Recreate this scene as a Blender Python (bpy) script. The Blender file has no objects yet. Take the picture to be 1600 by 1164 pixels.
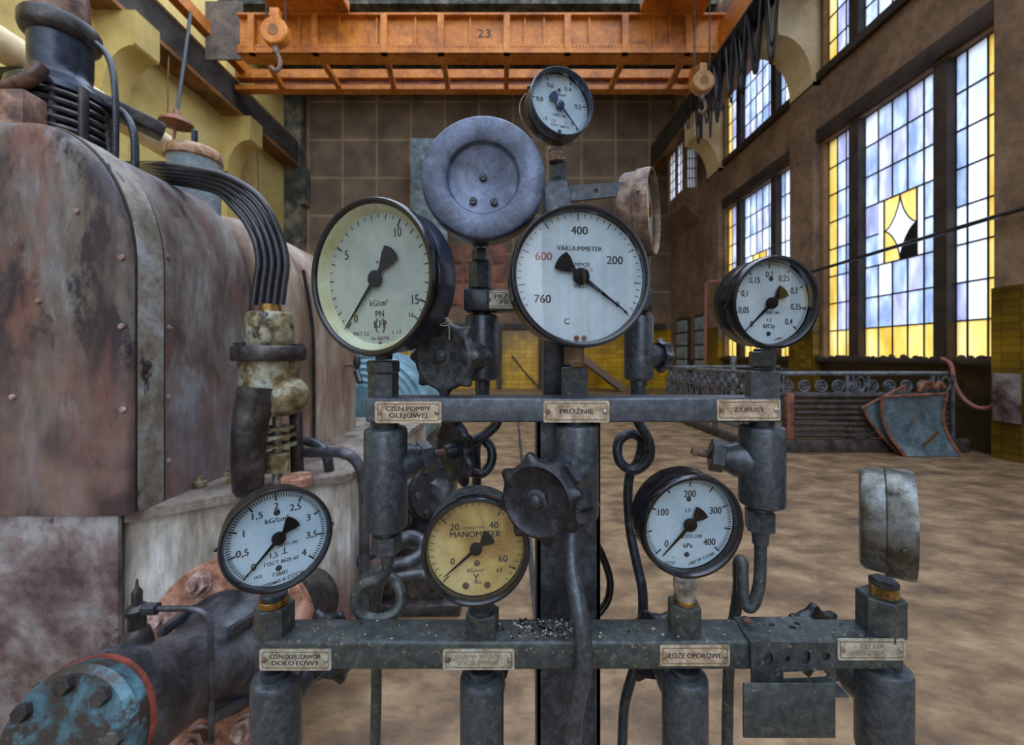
import bpy, bmesh, math, random
from mathutils import Matrix, Vector
random.seed(7)
SC = bpy.context.scene
COL = SC.collection
R = math.radians
# ------------------------------------------------------------------ camera
F, CX, HY, EYE = 640.0, 800.0, 556.0, 1.5      # focal length in pixels of the 1600x1164 frame, eye height
cd = bpy.data.cameras.new('camera')
cam = bpy.data.objects.new('camera', cd); COL.objects.link(cam)
cam.location = (0, 0, EYE); cam.rotation_euler = (R(90), 0, 0)
cd.sensor_width = 36; cd.lens = F / 1600 * 36
cd.shift_y = (HY - 582) / 1600
cd.clip_start = .02; cd.clip_end = 200
cd.dof.use_dof = True; cd.dof.focus_distance = .47; cd.dof.aperture_fstop = 7.1
SC.camera = cam
# ------------------------------------------------------------------ light: overcast sky
w = bpy.data.worlds.new('sky'); SC.world = w; w.use_nodes = True
nt = w.node_tree; nt.nodes.clear()
wo = nt.nodes.new('ShaderNodeOutputWorld'); bg = nt.nodes.new('ShaderNodeBackground')
tc = nt.nodes.new('ShaderNodeTexCoord'); sp = nt.nodes.new('ShaderNodeSeparateXYZ'); rp = nt.nodes.new('ShaderNodeValToRGB')
mr = nt.nodes.new('ShaderNodeMapRange'); mr.inputs[1].default_value = -1; mr.inputs[2].default_value = 1
nt.links.new(tc.outputs['Generated'], sp.inputs[0]); nt.links.new(sp.outputs[2], mr.inputs[0]); nt.links.new(mr.outputs[0], rp.inputs[0])
rp.color_ramp.elements[0].position = .42; rp.color_ramp.elements[0].color = (.10, .09, .08, 1)
rp.color_ramp.elements[1].position = .52; rp.color_ramp.elements[1].color = (.86, .90, 1.0, 1)
e = rp.color_ramp.elements.new(1.0); e.color = (.70, .83, 1.08, 1)
dt = nt.nodes.new('ShaderNodeVectorMath'); dt.operation = 'DOT_PRODUCT'; dt.inputs[1].default_value = Vector((.72, -.12, .68)).normalized()
nt.links.new(tc.outputs['Generated'], dt.inputs[0])
ms = nt.nodes.new('ShaderNodeMapRange'); ms.interpolation_type = 'SMOOTHSTEP'      # brighter sky on the sunny right side
for i_, v_ in ((1, -.35), (2, 1), (3, .34), (4, 2.5)): ms.inputs[i_].default_value = v_
nt.links.new(dt.outputs['Value'], ms.inputs[0]); nt.links.new(ms.outputs[0], bg.inputs[1])
nt.links.new(rp.outputs[0], bg.inputs[0]); nt.links.new(bg.outputs[0], wo.inputs[0])
bg.inputs[1].default_value = 1.0
SC.view_settings.view_transform = 'Standard'; SC.view_settings.look = 'None'
SC.view_settings.gamma = 1; SC.view_settings.exposure = 0.78; SC.view_settings.use_curve_mapping = False
SC.cycles.max_bounces = 8; SC.cycles.diffuse_bounces = 5; SC.cycles.transparent_max_bounces = 12
SC.cycles.sample_clamp_indirect = 4


def P(px, py, Y):
    """world point at depth Y seen at a photograph pixel"""
    return Vector(((px - CX) / F * Y, Y, EYE - (py - HY) / F * Y))


def X_(px, Y): return (px - CX) / F * Y
def Z_(py, Y): return EYE - (py - HY) / F * Y
def S_(n, Y): return n * Y / F


# ------------------------------------------------------------------ mesh builder
def frame(o, z, x=None):
    """matrix with origin o and local z along z"""
    z = Vector(z).normalized()
    if x is None:
        x = Vector((1, 0, 0)) if abs(z.x) < .9 else Vector((0, 0, 1))
    x = Vector(x); x = (x - z * x.dot(z)).normalized(); y = z.cross(x)
    m = Matrix((x, y, z)).transposed().to_4x4(); m.translation = Vector(o)
    return m


def catmull(pts, sub=8, closed=False):
    pts = [Vector(p) for p in pts]
    n = len(pts)
    if n < 3: return pts
    out = []
    rng = range(n) if closed else range(n - 1)
    for i in rng:
        if closed:
            p0, p1, p2, p3 = pts[(i - 1) % n], pts[i], pts[(i + 1) % n], pts[(i + 2) % n]
        else:
            p0 = pts[i - 1] if i else pts[0] * 2 - pts[1]
            p1, p2 = pts[i], pts[i + 1]
            p3 = pts[i + 2] if i + 2 < n else pts[-1] * 2 - pts[-2]
        for k in range(sub):
            t = k / sub
            out.append(.5 * ((2 * p1) + (p2 - p0) * t + (2 * p0 - 5 * p1 + 4 * p2 - p3) * t * t + (3 * p1 - p0 - 3 * p2 + p3) * t ** 3))
    if not closed: out.append(pts[-1])
    return out


class MB:
    def __init__(s):
        s.v = []; s.f = []; s.mi = []; s.cur = 0

    def add(s, vs, fs, M=None):
        o = len(s.v)
        s.v += [(M @ Vector(v)) if M is not None else Vector(v) for v in vs]
        for f in fs:
            s.f.append([i + o for i in f]); s.mi.append(s.cur)
        return s

    def bmadd(s, bm, M=None):
        bm.verts.index_update()
        s.add([v.co for v in bm.verts], [[v.index for v in f.verts] for f in bm.faces], M); bm.free(); return s

    def box(s, lo, hi, bev=0, M=None, seg=2):
        lo = Vector(lo); hi = Vector(hi)
        bm = bmesh.new(); bmesh.ops.create_cube(bm, size=1)
        for v in bm.verts:
            v.co = Vector([(a + b) / 2 + c * (b - a) for a, b, c in zip(lo, hi, v.co)])
        if bev:
            bmesh.ops.bevel(bm, geom=bm.edges[:], offset=bev, segments=seg, affect='EDGES', profile=.5)
        return s.bmadd(bm, M)

    def beam(s, a, b, w, h, bev=0):
        """box from a to b, w across (horizontal), h tall"""
        a = Vector(a); b = Vector(b); d = b - a
        x = Vector((0, 0, 1)).cross(d)
        if x.length < 1e-5: x = Vector((1, 0, 0))
        M = frame(a, d, x)
        return s.box((-w / 2, -h / 2, 0), (w / 2, h / 2, d.length), bev, M)

    def lathe(s, prof, M=None, seg=40, mod=None, a0=0):
        """profile of (r, z) round local z; mod(angle, k) scales r"""
        vs = []; rings = []
        for k, (r, z) in enumerate(prof):
            if r < 1e-7:
                rings.append([len(vs)]); vs.append((0, 0, z))
            else:
                ring = []
                for i in range(seg):
                    a = a0 + 2 * math.pi * i / seg
                    rr = r * (mod(a, k) if mod else 1)
                    ring.append(len(vs)); vs.append((rr * math.cos(a), rr * math.sin(a), z))
                rings.append(ring)
        fs = []
        for A, B in zip(rings, rings[1:]):
            if len(A) == 1 and len(B) == 1: continue
            for i in range(seg):
                j = (i + 1) % seg
                if len(A) == 1: fs.append([A[0], B[j], B[i]])
                elif len(B) == 1: fs.append([A[i], A[j], B[0]])
                else: fs.append([A[i], A[j], B[j], B[i]])
        return s.add(vs, fs, M)

    def cyl(s, a, b, r, r2=None, seg=28, bev=0, x=None):
        a = Vector(a); b = Vector(b); L = (b - a).length; r2 = r if r2 is None else r2
        if bev: pr = [(0, 0), (r - bev, 0), (r, bev), (r2, L - bev), (r2 - bev, L), (0, L)]
        else: pr = [(0, 0), (r, 0), (r2, L), (0, L)]
        return s.lathe(pr, frame(a, b - a, x), seg)

    def hexa(s, a, b, r, rot=0, bev=.0015):
        """hex nut between a and b, r = corner radius"""
        a = Vector(a); b = Vector(b); L = (b - a).length
        return s.lathe([(0, 0), (r - bev, 0), (r, bev), (r, L - bev), (r - bev, L), (0, L)], frame(a, b - a), 6, a0=rot)

    def tube(s, pts, r, seg=12, sub=8, closed=False, smooth=True, caps=True):
        pts = catmull(pts, sub, closed) if smooth else [Vector(p) for p in pts]
        n = len(pts); vs = []; fs = []
        up = None
        for i, p in enumerate(pts):
            if closed: t = pts[(i + 1) % n] - pts[i - 1]
            else: t = pts[min(i + 1, n - 1)] - pts[max(i - 1, 0)]
            t.normalize()
            if up is None:
                up = Vector((0, 0, 1)) if abs(t.z) < .9 else Vector((1, 0, 0))
            up = (up - t * up.dot(t)).normalized(); q = t.cross(up)
            rr = r(i / max(1, n - 1)) if callable(r) else r
            for k in range(seg):
                a = 2 * math.pi * k / seg
                vs.append(p + (up * math.cos(a) + q * math.sin(a)) * rr)
        for i in range(n if closed else n - 1):
            A = i * seg; B = ((i + 1) % n) * seg
            for k in range(seg):
                j = (k + 1) % seg
                fs.append([A + k, A + j, B + j, B + k])
        if not closed and caps:
            fs.append(list(range(seg))[::-1]); fs.append([(n - 1) * seg + k for k in range(seg)])
        return s.add(vs, fs)

    def prism(s, poly, h, M=None, z0=0):
        n = len(poly)
        vs = [(x, y, z0) for x, y in poly] + [(x, y, z0 + h) for x, y in poly]
        fs = [list(range(n))[::-1], [n + i for i in range(n)]] + [[i, (i + 1) % n, n + (i + 1) % n, n + i] for i in range(n)]
        return s.add(vs, fs, M)

    def plate(s, outer, holes, t, M=None):
        """flat plate of thickness t with holes, in local xy"""
        bm = bmesh.new(); es = []
        for loop in [outer] + holes:
            vv = [bm.verts.new((x, y, 0)) for x, y in loop]
            es += [bm.edges.new((vv[i], vv[(i + 1) % len(vv)])) for i in range(len(vv))]
        bmesh.ops.triangle_fill(bm, edges=es, use_beauty=True, use_dissolve=False)
        r = bmesh.ops.extrude_face_region(bm, geom=bm.faces[:])
        for g in r['geom']:
            if isinstance(g, bmesh.types.BMVert): g.co.z += t
        return s.bmadd(bm, M)

    def ball(s, c, r, seg=16, sc=(1, 1, 1)):
        n = max(6, seg // 2)
        pr = [(math.sin(math.pi * i / n) * r if 0 < i < n else 0, -math.cos(math.pi * i / n) * r) for i in range(n + 1)]
        return s.lathe(pr, Matrix.Translation(Vector(c)) @ Matrix.Diagonal((*sc, 1)), seg)

    def torus(s, M, R0, r, seg=32, ts=10):
        return s.lathe([(R0 + r * math.cos(2 * math.pi * i / ts), r * math.sin(2 * math.pi * i / ts)) for i in range(ts + 1)], M, seg)

    def text(s, body, size, M, bold=0):
        """glyphs centred on local origin in xy"""
        v, f = glyphs(body); S = Matrix.Scale(size, 4)
        for k in ((-1, 0, 1) if bold else (0,)):
            s.add(v, f, M @ Matrix.Translation((k * bold * size, 0, k * 1e-5)) @ S)
        return s


_G = {}


def glyphs(body):
    if body not in _G:
        c = bpy.data.curves.new('lettering', 'FONT'); c.body = body; c.align_x = 'CENTER'; c.align_y = 'CENTER'; c.resolution_u = 3
        o = bpy.data.objects.new('lettering', c); m = bpy.data.meshes.new_from_object(o)
        _G[body] = ([tuple(v.co) for v in m.vertices], [list(p.vertices) for p in m.polygons])
        bpy.data.objects.remove(o); bpy.data.curves.remove(c); bpy.data.meshes.remove(m)
    return _G[body]


WM = {}


def put(mb, name, mats, parent=None, smooth=True, ang=38, kind=None, label=None):
    """link the built mesh (world coordinates) as ONE object under its thing"""
    me = bpy.data.meshes.new(name)
    Wp = WM[parent.name] if parent is not None else Matrix()
    inv = Wp.inverted()
    me.from_pydata([inv @ v for v in mb.v], [], mb.f)
    if not isinstance(mats, (list, tuple)): mats = [mats]
    for m in mats: me.materials.append(m)
    me.polygons.foreach_set('material_index', mb.mi)
    bm = bmesh.new(); bm.from_mesh(me); bmesh.ops.recalc_face_normals(bm, faces=bm.faces); bm.to_mesh(me); bm.free()
    if smooth:
        me.polygons.foreach_set('use_smooth', [True] * len(me.polygons)); me.set_sharp_from_angle(angle=R(ang))
    me.update()
    o = bpy.data.objects.new(name, me); COL.objects.link(o)
    if parent is not None: o.parent = parent
    WM[o.name] = Wp
    if kind: o['kind'] = kind
    if label: o['label'] = label
    return o


def thing(name, label, cat, M, group=None):
    o = bpy.data.objects.new(name, None); COL.objects.link(o); o.empty_display_size = .05
    if not isinstance(M, Matrix): M = Matrix.Translation(Vector(M))
    o.matrix_world = M; WM[o.name] = M.copy()
    return tag(o, label, cat, group)


def tag(o, label, cat, group=None):
    o['label'] = label; o['category'] = cat
    if group: o['group'] = group
    return o


def struct(mb, name, mats, parent=None, smooth=True):
    o = put(mb, name, mats, parent, smooth)
    o['kind'] = 'structure'
    return o


# ------------------------------------------------------------------ materials
def rgb(h):
    """sRGB hex to linear"""
    h = h.lstrip('#'); c = [int(h[i:i + 2], 16) / 255 for i in (0, 2, 4)]
    return tuple(x / 12.92 if x <= .04045 else ((x + .055) / 1.055) ** 2.4 for x in c) + (1,)


def mat(name, base, rough=.5, metal=0, cols=None, scale=20, detail=6, stretch=(1, 1, 1), bump=0, bscale=None, spots=None, spots2=None, coat=0, dist=.4, spec=.5, grime=.3):
    """paint/metal with noise-mixed colours. base hex; cols=[(pos,hex)..] ramp over noise; spots=(hex, scale, threshold, softness)"""
    m = bpy.data.materials.new(name); m.use_nodes = True
    nt = m.node_tree; N = nt.nodes; L = nt.links
    b = N['Principled BSDF']; b.inputs['Roughness'].default_value = rough; b.inputs['Metallic'].default_value = metal
    b.inputs['Specular IOR Level'].default_value = spec
    if coat: b.inputs['Coat Weight'].default_value = coat; b.inputs['Coat Roughness'].default_value = .12
    tc = N.new('ShaderNodeTexCoord'); mp = N.new('ShaderNodeMapping'); mp.inputs['Scale'].default_value = stretch
    L.new(tc.outputs['Object'], mp.inputs[0])
    col = None
    if cols:
        n = N.new('ShaderNodeTexNoise'); n.inputs['Scale'].default_value = scale; n.inputs['Detail'].default_value = detail
        n.inputs['Roughness'].default_value = .62; n.inputs['Distortion'].default_value = dist
        L.new(mp.outputs[0], n.inputs['Vector'])
        r = N.new('ShaderNodeValToRGB'); el = r.color_ramp.elements
        while len(el) < len(cols): el.new(.5)
        for q, (p, h) in zip(el, cols): q.position = .5 + (p - .5) * .62; q.color = rgb(h)
        L.new(n.outputs[0], r.inputs[0]); col = r.outputs[0]
        if grime:      # fine mottling of the paint
            ng = N.new('ShaderNodeTexNoise'); ng.inputs['Scale'].default_value = scale * 7; ng.inputs['Detail'].default_value = 6; ng.inputs['Roughness'].default_value = .7
            L.new(mp.outputs[0], ng.inputs['Vector'])
            mg = N.new('ShaderNodeMapRange'); mg.inputs[1].default_value = .34; mg.inputs[2].default_value = .66; mg.inputs[3].default_value = 1 - grime; mg.inputs[4].default_value = 1 + grime * .7
            mm = N.new('ShaderNodeMix'); mm.data_type = 'RGBA'; mm.blend_type = 'MULTIPLY'; mm.inputs[0].default_value = 1
            L.new(ng.outputs[0], mg.inputs[0]); L.new(col, mm.inputs[6]); L.new(mg.outputs[0], mm.inputs[7]); col = mm.outputs[2]
    for k, sp in enumerate([spots, spots2]):
        if not sp: continue
        h, sc, th, soft = sp[:4]
        n2 = N.new('ShaderNodeTexNoise'); n2.inputs['Scale'].default_value = sc; n2.inputs['Detail'].default_value = 8; n2.inputs['Roughness'].default_value = .72
        n2.inputs['Distortion'].default_value = .2
        of = N.new('ShaderNodeVectorMath'); of.operation = 'ADD'; of.inputs[1].default_value = (3.7 + k * 5, 1.3, 9.1)
        if len(sp) > 4:
            mp2 = N.new('ShaderNodeMapping'); mp2.inputs['Scale'].default_value = sp[4]; L.new(tc.outputs['Object'], mp2.inputs[0]); L.new(mp2.outputs[0], of.inputs[0])
        else: L.new(mp.outputs[0], of.inputs[0])
        L.new(of.outputs[0], n2.inputs['Vector'])
        m2 = N.new('ShaderNodeMapRange'); m2.inputs[1].default_value = th; m2.inputs[2].default_value = th + soft
        L.new(n2.outputs[0], m2.inputs[0])
        mx = N.new('ShaderNodeMix'); mx.data_type = 'RGBA'
        L.new(m2.outputs[0], mx.inputs[0])
        if col: L.new(col, mx.inputs[6])
        else: mx.inputs[6].default_value = rgb(base)
        mx.inputs[7].default_value = rgb(h); col = mx.outputs[2]
    if col: L.new(col, b.inputs['Base Color'])
    else: b.inputs['Base Color'].default_value = rgb(base)
    if bump:
        n3 = N.new('ShaderNodeTexNoise'); n3.inputs['Scale'].default_value = bscale or scale * 3; n3.inputs['Detail'].default_value = 6
        L.new(mp.outputs[0], n3.inputs['Vector'])
        bp = N.new('ShaderNodeBump'); bp.inputs['Strength'].default_value = bump; bp.inputs['Distance'].default_value = min(.006, .16 / (bscale or scale * 3))
        L.new(n3.outputs[0], bp.inputs['Height']); L.new(bp.outputs[0], b.inputs['Normal'])
    return m


def glassmat(name, tint=(1, 1, 1, 1), rough=.03, k=1.0):
    m = bpy.data.materials.new(name); m.use_nodes = True; nt = m.node_tree; nt.nodes.clear(); N = nt.nodes; L = nt.links
    o = N.new('ShaderNodeOutputMaterial'); mx = N.new('ShaderNodeMixShader'); t = N.new('ShaderNodeBsdfTransparent'); g = N.new('ShaderNodeBsdfGlossy')
    fr = N.new('ShaderNodeLayerWeight'); fr.inputs[0].default_value = .5
    pw = N.new('ShaderNodeMath'); pw.operation = 'POWER'; pw.inputs[1].default_value = 4
    ml = N.new('ShaderNodeMath'); ml.operation = 'MULTIPLY_ADD'; ml.inputs[1].default_value = .8; ml.inputs[2].default_value = .03 * k
    t.inputs[0].default_value = tint; g.inputs['Roughness'].default_value = rough
    L.new(fr.outputs['Facing'], pw.inputs[0]); L.new(pw.outputs[0], ml.inputs[0])
    L.new(ml.outputs[0], mx.inputs[0]); L.new(t.outputs[0], mx.inputs[1]); L.new(g.outputs[0], mx.inputs[2]); L.new(mx.outputs[0], o.inputs[0])
    return m


def panemat(name, cols, scale=3, glow=1):
    """dirty frosted pane: lets the daylight behind it through, diffused"""
    m = bpy.data.materials.new(name); m.use_nodes = True; nt = m.node_tree; nt.nodes.clear(); N = nt.nodes; L = nt.links
    o = N.new('ShaderNodeOutputMaterial'); tr = N.new('ShaderNodeBsdfTranslucent'); gl = N.new('ShaderNodeBsdfGlossy'); mx = N.new('ShaderNodeMixShader')
    gl.inputs['Roughness'].default_value = .25; mx.inputs[0].default_value = .06
    tc = N.new('ShaderNodeTexCoord'); mp = N.new('ShaderNodeMapping'); mp.inputs['Scale'].default_value = (1, 1.6, .55)
    n = N.new('ShaderNodeTexNoise'); n.inputs['Scale'].default_value = scale; n.inputs['Detail'].default_value = 5
    r = N.new('ShaderNodeValToRGB'); el = r.color_ramp.elements
    while len(el) < len(cols): el.new(.5)
    for q, (p, h) in zip(el, cols): q.position = p; q.color = rgb(h)
    L.new(tc.outputs['Object'], mp.inputs[0]); L.new(mp.outputs[0], n.inputs['Vector']); L.new(n.outputs[0], r.inputs[0]); L.new(r.outputs[0], tr.inputs[0])
    L.new(tr.outputs[0], mx.inputs[1]); L.new(gl.outputs[0], mx.inputs[2]); L.new(mx.outputs[0], o.inputs[0])
    return m


def tilemat(name, c1, c2, mortar, sx, sz, vert='Z', off=.0, axis='X'):
    m = mat(name, c1, .25)
    nt = m.node_tree; N = nt.nodes; L = nt.links; b = N['Principled BSDF']
    g = N.new('ShaderNodeNewGeometry'); s = N.new('ShaderNodeSeparateXYZ'); c = N.new('ShaderNodeCombineXYZ')
    L.new(g.outputs['Position'], s.inputs[0])
    if axis == 'XY':
        ad = N.new('ShaderNodeMath'); L.new(s.outputs[0], ad.inputs[0]); L.new(s.outputs[1], ad.inputs[1]); L.new(ad.outputs[0], c.inputs[0])
    else: L.new(s.outputs[axis], c.inputs[0])
    L.new(s.outputs[2], c.inputs[1])
    br = N.new('ShaderNodeTexBrick'); br.offset = off; br.inputs['Color1'].default_value = rgb(c1); br.inputs['Color2'].default_value = rgb(c2)
    br.inputs['Mortar'].default_value = rgb(mortar); br.inputs['Scale'].default_value = 1; br.inputs['Brick Width'].default_value = sx; br.inputs['Row Height'].default_value = sz
    br.inputs['Mortar Size'].default_value = .03 * min(sx, sz); br.inputs['Bias'].default_value = -.1
    n = N.new('ShaderNodeTexNoise'); n.inputs['Scale'].default_value = 1.1; n.inputs['Detail'].default_value = 7
    L.new(g.outputs['Position'], n.inputs['Vector'])
    mr = N.new('ShaderNodeMapRange'); mr.inputs[1].default_value = .3; mr.inputs[2].default_value = .7; mr.inputs[3].default_value = .55; mr.inputs[4].default_value = 1.25
    L.new(n.outputs[0], mr.inputs[0])
    mx = N.new('ShaderNodeMix'); mx.data_type = 'RGBA'; mx.blend_type = 'MULTIPLY'; mx.inputs[0].default_value = 1
    L.new(c.outputs[0], br.inputs['Vector']); L.new(br.outputs[0], mx.inputs[6]); L.new(mr.outputs[0], mx.inputs[7]); L.new(mx.outputs[2], b.inputs['Base Color'])
    return m


M_ = {}
def defm(k, **kw): M_[k] = mat(k, **kw)


defm('dark_steel', base='#3a4046', rough=.34, metal=.4, grime=.15, cols=[(.3, '#292d31'), (.55, '#383e44'), (.75, '#4a5157')], scale=90, bump=.3, bscale=300, spots=('#6f705e', 420, .63, .06))
defm('bar_steel', base='#444b52', rough=.4, metal=.35, grime=.12, cols=[(.3, '#454b51'), (.55, '#525960'), (.78, '#636a71')], scale=90, bump=.35, bscale=350, spots=('#8b8a6c', 260, .64, .05))
defm('bar_low', base='#444b52', rough=.45, metal=.3, grime=.15, cols=[(.3, '#33393a'), (.55, '#434a49'), (.78, '#535a57')], scale=80, bump=.5, bscale=350, spots=('#86825a', 170, .59, .06))
defm('valve_steel', base='#3d444b', rough=.34, metal=.45, grime=.12, cols=[(.3, '#3d4347'), (.55, '#4c5358'), (.8, '#5f676b')], scale=120, bump=.4, bscale=420, spots=('#7a7d72', 380, .64, .06))
defm('wheel_iron', base='#2b2e33', rough=.38, metal=.35, cols=[(.3, '#15171a'), (.6, '#2c2f35'), (.85, '#484a50')], scale=70, bump=.35, bscale=260, spots=('#6d5148', 90, .66, .08))
defm('wheel_worn', base='#4a4f54', rough=.5, metal=.3, cols=[(.3, '#2a2e31'), (.6, '#4b5053'), (.85, '#6a6c67')], scale=90, bump=.4, bscale=300, spots=('#6f5a4b', 90, .64, .08))
defm('black_enamel', base='#15171b', rough=.28, cols=[(.3, '#08090b'), (.7, '#15171b')], scale=30, bump=.08, bscale=200, coat=.2)
defm('bezel_black', base='#15171c', rough=.24, cols=[(.3, '#08090c'), (.7, '#171920')], scale=60, bump=.08, bscale=260, coat=.3, spots=('#6b5a45', 130, .70, .04))
defm('case_bluegrey', base='#3d4654', rough=.34, metal=.25, cols=[(.3, '#252b36'), (.6, '#3f4858'), (.85, '#566174')], scale=25, bump=.15, bscale=180, spots=('#1b1b21', 16, .64, .06), coat=.2)
defm('cover_bluegrey', base='#4d5666', rough=.4, metal=.3, cols=[(.25, '#343c4b'), (.5, '#495468'), (.8, '#66728a')], scale=28, bump=.15, bscale=240, spots=('#8a8078', 55, .68, .05), coat=.15)
defm('rust_steel', base='#6f5a4c', rough=.65, metal=.15, cols=[(.25, '#4a3b35'), (.5, '#77604f'), (.75, '#9a8672')], scale=45, bump=.4, bscale=220, spots=('#5a3426', 60, .56, .1))
defm('old_chrome', base='#6b6d6c', rough=.3, metal=.6, cols=[(.3, '#3f3c34'), (.5, '#63635c'), (.8, '#7f868a')], scale=30, bump=.15, bscale=150, spots=('#2a2118', 34, .57, .08))
defm('brass', base='#8a6a34', rough=.35, metal=.8, cols=[(.3, '#6d4f22'), (.7, '#b08a4a')], scale=60, bump=.1)
defm('nickel', base='#9a968c', rough=.4, metal=.5, cols=[(.3, '#7b766b'), (.6, '#aaa69c'), (.85, '#c2bfb6')], scale=90, bump=.2, spots=('#8a5f3d', 80, .65, .08))
defm('plate_brass', base='#b3a188', rough=.45, metal=.2, cols=[(.25, '#8d795c'), (.5, '#b5a388'), (.75, '#cfc4ae')], scale=70, bump=.12, bscale=300, spots=('#7d6243', 90, .62, .12))
defm('plate_grey', base='#a8a493', rough=.45, metal=.2, cols=[(.25, '#877f69'), (.5, '#aaa591'), (.75, '#c4c1b0')], scale=70, bump=.12, bscale=300, spots=('#6f5f44', 90, .62, .12))
defm('plate_edge', base='#5c4a36', rough=.5, metal=.2, cols=[(.3, '#453629'), (.7, '#7a654c')], scale=80)
defm('ink', base='#181a1c', rough=.6)
defm('ink_soft', base='#4a4238', rough=.6)
defm('ink_faint', base='#80725d', rough=.6)
defm('red_ink_and_reflection', base='#8a3a3a', rough=.6)  # red print, and the reflection tint painted on one vacuum dial figure
defm('dial_white', base='#9fb2b8', rough=.5, cols=[(.3, '#98abb2'), (.7, '#adbfc4')], scale=14, grime=.05)
defm('dial_blue', base='#9fb8c4', rough=.45, cols=[(.3, '#98b2bf'), (.7, '#aec5cf')], scale=14, grime=.06)
defm('dial_green', base='#95a59a', rough=.5, cols=[(.3, '#8b9a93'), (.7, '#a0aea2')], scale=12, spots=('#8d9484', 160, .68, .06), grime=.06)
defm('dial_yellow', base='#ab9250', rough=.55, cols=[(.3, '#8d6f36'), (.5, '#ad9654'), (.72, '#bdae74')], scale=16, spots=('#8a6a34', 24, .62, .12), grime=.12)
defm('ring_cream', base='#b9c3a4', rough=.5, cols=[(.3, '#a9ab82'), (.7, '#c3ceb2')], scale=22, spots=('#8c7440', 30, .62, .1), grime=.06)
defm('rust_dark', base='#5a3a2c', rough=.75, cols=[(.3, '#3b2820'), (.7, '#7a4f3a')], scale=60, bump=.3)
defm('needle_black', base='#08080a', rough=.6, spec=.15)
defm('needle_blue', base='#14305c', rough=.35, coat=.3)
M_['glass'] = glassmat('gauge_glass', rough=.02, k=1.6)
# ------------------------------------------------------------------ materials of the turbine side
M_['peel'] = mat('peeling_paint', '#7c7268', .5, .1, cols=[(.30, '#32282a'), (.42, '#5a4d44'), (.50, '#665b4f'), (.58, '#716d69'), (.72, '#888b8e')], scale=3.2, detail=12, stretch=(1.2, 1.2, .45), bump=.35, bscale=40,
                 spots=('#2a2023', 2.4, .52, .05, (1.2, 1.2, .65)), spots2=('#7a4f42', 2.2, .54, .14, (1.3, 1.3, .5)), dist=.25)
M_['peel_pink'] = mat('peeling_pink_paint', '#86706c', .55, .1, cols=[(.30, '#443534'), (.42, '#63514e'), (.54, '#766863'), (.68, '#8a8784')], scale=4, detail=12, bump=.35, bscale=40,
                      spots=('#87817a', 2.2, .56, .08), spots2=('#3a2a29', 7, .60, .06), dist=.25)
M_['peel_pale'] = mat('pale_flaking_paint', '#958c82', .5, .1, cols=[(.28, '#4d4340'), (.45, '#786d63'), (.56, '#87847e'), (.7, '#a3abae')], scale=4.2, detail=12, stretch=(1, 1, .4), bump=.3, bscale=40,
                      spots=('#70504c', 2.8, .56, .06, (1.2, 1.2, .7)), spots2=('#352a2a', 9, .62, .05), dist=.25)
M_['strap'] = mat('speckled_strap_paint', '#a29b8b', .45, .1, cols=[(.25, '#655b4c'), (.5, '#8d8676'), (.75, '#a8aaa8')], scale=6, detail=10, bump=.25, bscale=60,
                  spots=('#33262a', 5, .58, .04, (1, 1, .45)), spots2=('#3a2d29', 34, .62, .05))
M_['tan_panel'] = mat('tan_panel_paint', '#a8917a', .5, 0, cols=[(.25, '#6f5544'), (.5, '#957f69'), (.75, '#ada08f')], scale=4, detail=8, stretch=(1, 1, .3), bump=.1, bscale=40, spots=('#8a5c3e', 3, .6, .12, (1, 1, .4)))
M_['flake_white'] = mat('white_flaking_paint', '#b9b6aa', .5, 0, cols=[(.25, '#7d7363'), (.48, '#aca699'), (.7, '#cfd0c8')], scale=6, detail=9, stretch=(1, 1, .25), bump=.2, bscale=60, spots=('#7f4a46', 3.2, .58, .08), spots2=('#6f5a3e', 9, .64, .06))
M_['bedplate'] = mat('oily_bedplate', '#807468', .55, 0, cols=[(.25, '#574b42'), (.5, '#83776a'), (.75, '#9c9386')], scale=6, bump=.3, bscale=60, spots=('#5c3a2c', 9, .6, .08))
M_['blue_steel'] = mat('blued_steel', '#3b4452', .28, .45, cols=[(.3, '#1c212a'), (.55, '#363e4b'), (.8, '#566275')], scale=3, bump=.15, bscale=40, spots=('#3a2d28', 5, .6, .08))
M_['copper_brown'] = mat('copper_brown_iron', '#7a5c4c', .4, .3, cols=[(.3, '#4b3630'), (.55, '#80614f'), (.8, '#b09080')], scale=9, bump=.2, bscale=60, spots=('#2b2524', 9, .58, .08))
M_['oily_iron'] = mat('oily_dark_iron', '#3a3735', .38, .35, cols=[(.3, '#262423'), (.55, '#403c39'), (.8, '#5f5a54')], scale=12, bump=.3, bscale=90, spots=('#6a4c35', 10, .63, .1))
M_['valve_paint'] = mat('flaking_valve_paint', '#7d7a62', .42, .15, cols=[(.25, '#4a3a28'), (.45, '#7a6d48'), (.6, '#98977f'), (.8, '#a9b5aa')], scale=14, bump=.25, bscale=90, spots=('#33261d', 12, .56, .06))
M_['rust_flange'] = mat('rusted_flange', '#8a5f48', .65, .1, cols=[(.25, '#5a3a2c'), (.5, '#8d5f45'), (.75, '#b08a74')], scale=14, bump=.4, bscale=90, spots=('#b59a93', 9, .6, .08))
M_['rust_bolt'] = mat('rusted_bolt', '#8e7a70', .6, .1, cols=[(.25, '#6a4a3c'), (.5, '#94786c'), (.75, '#b8a49e')], scale=30, bump=.3, bscale=120)
M_['pipe_dark'] = mat('dark_greasy_pipe', '#3e3f42', .36, .3, cols=[(.3, '#2a2a2c'), (.55, '#45474b'), (.8, '#62666b')], scale=10, bump=.3, bscale=140, spots=('#6d5c40', 14, .66, .1))
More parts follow.
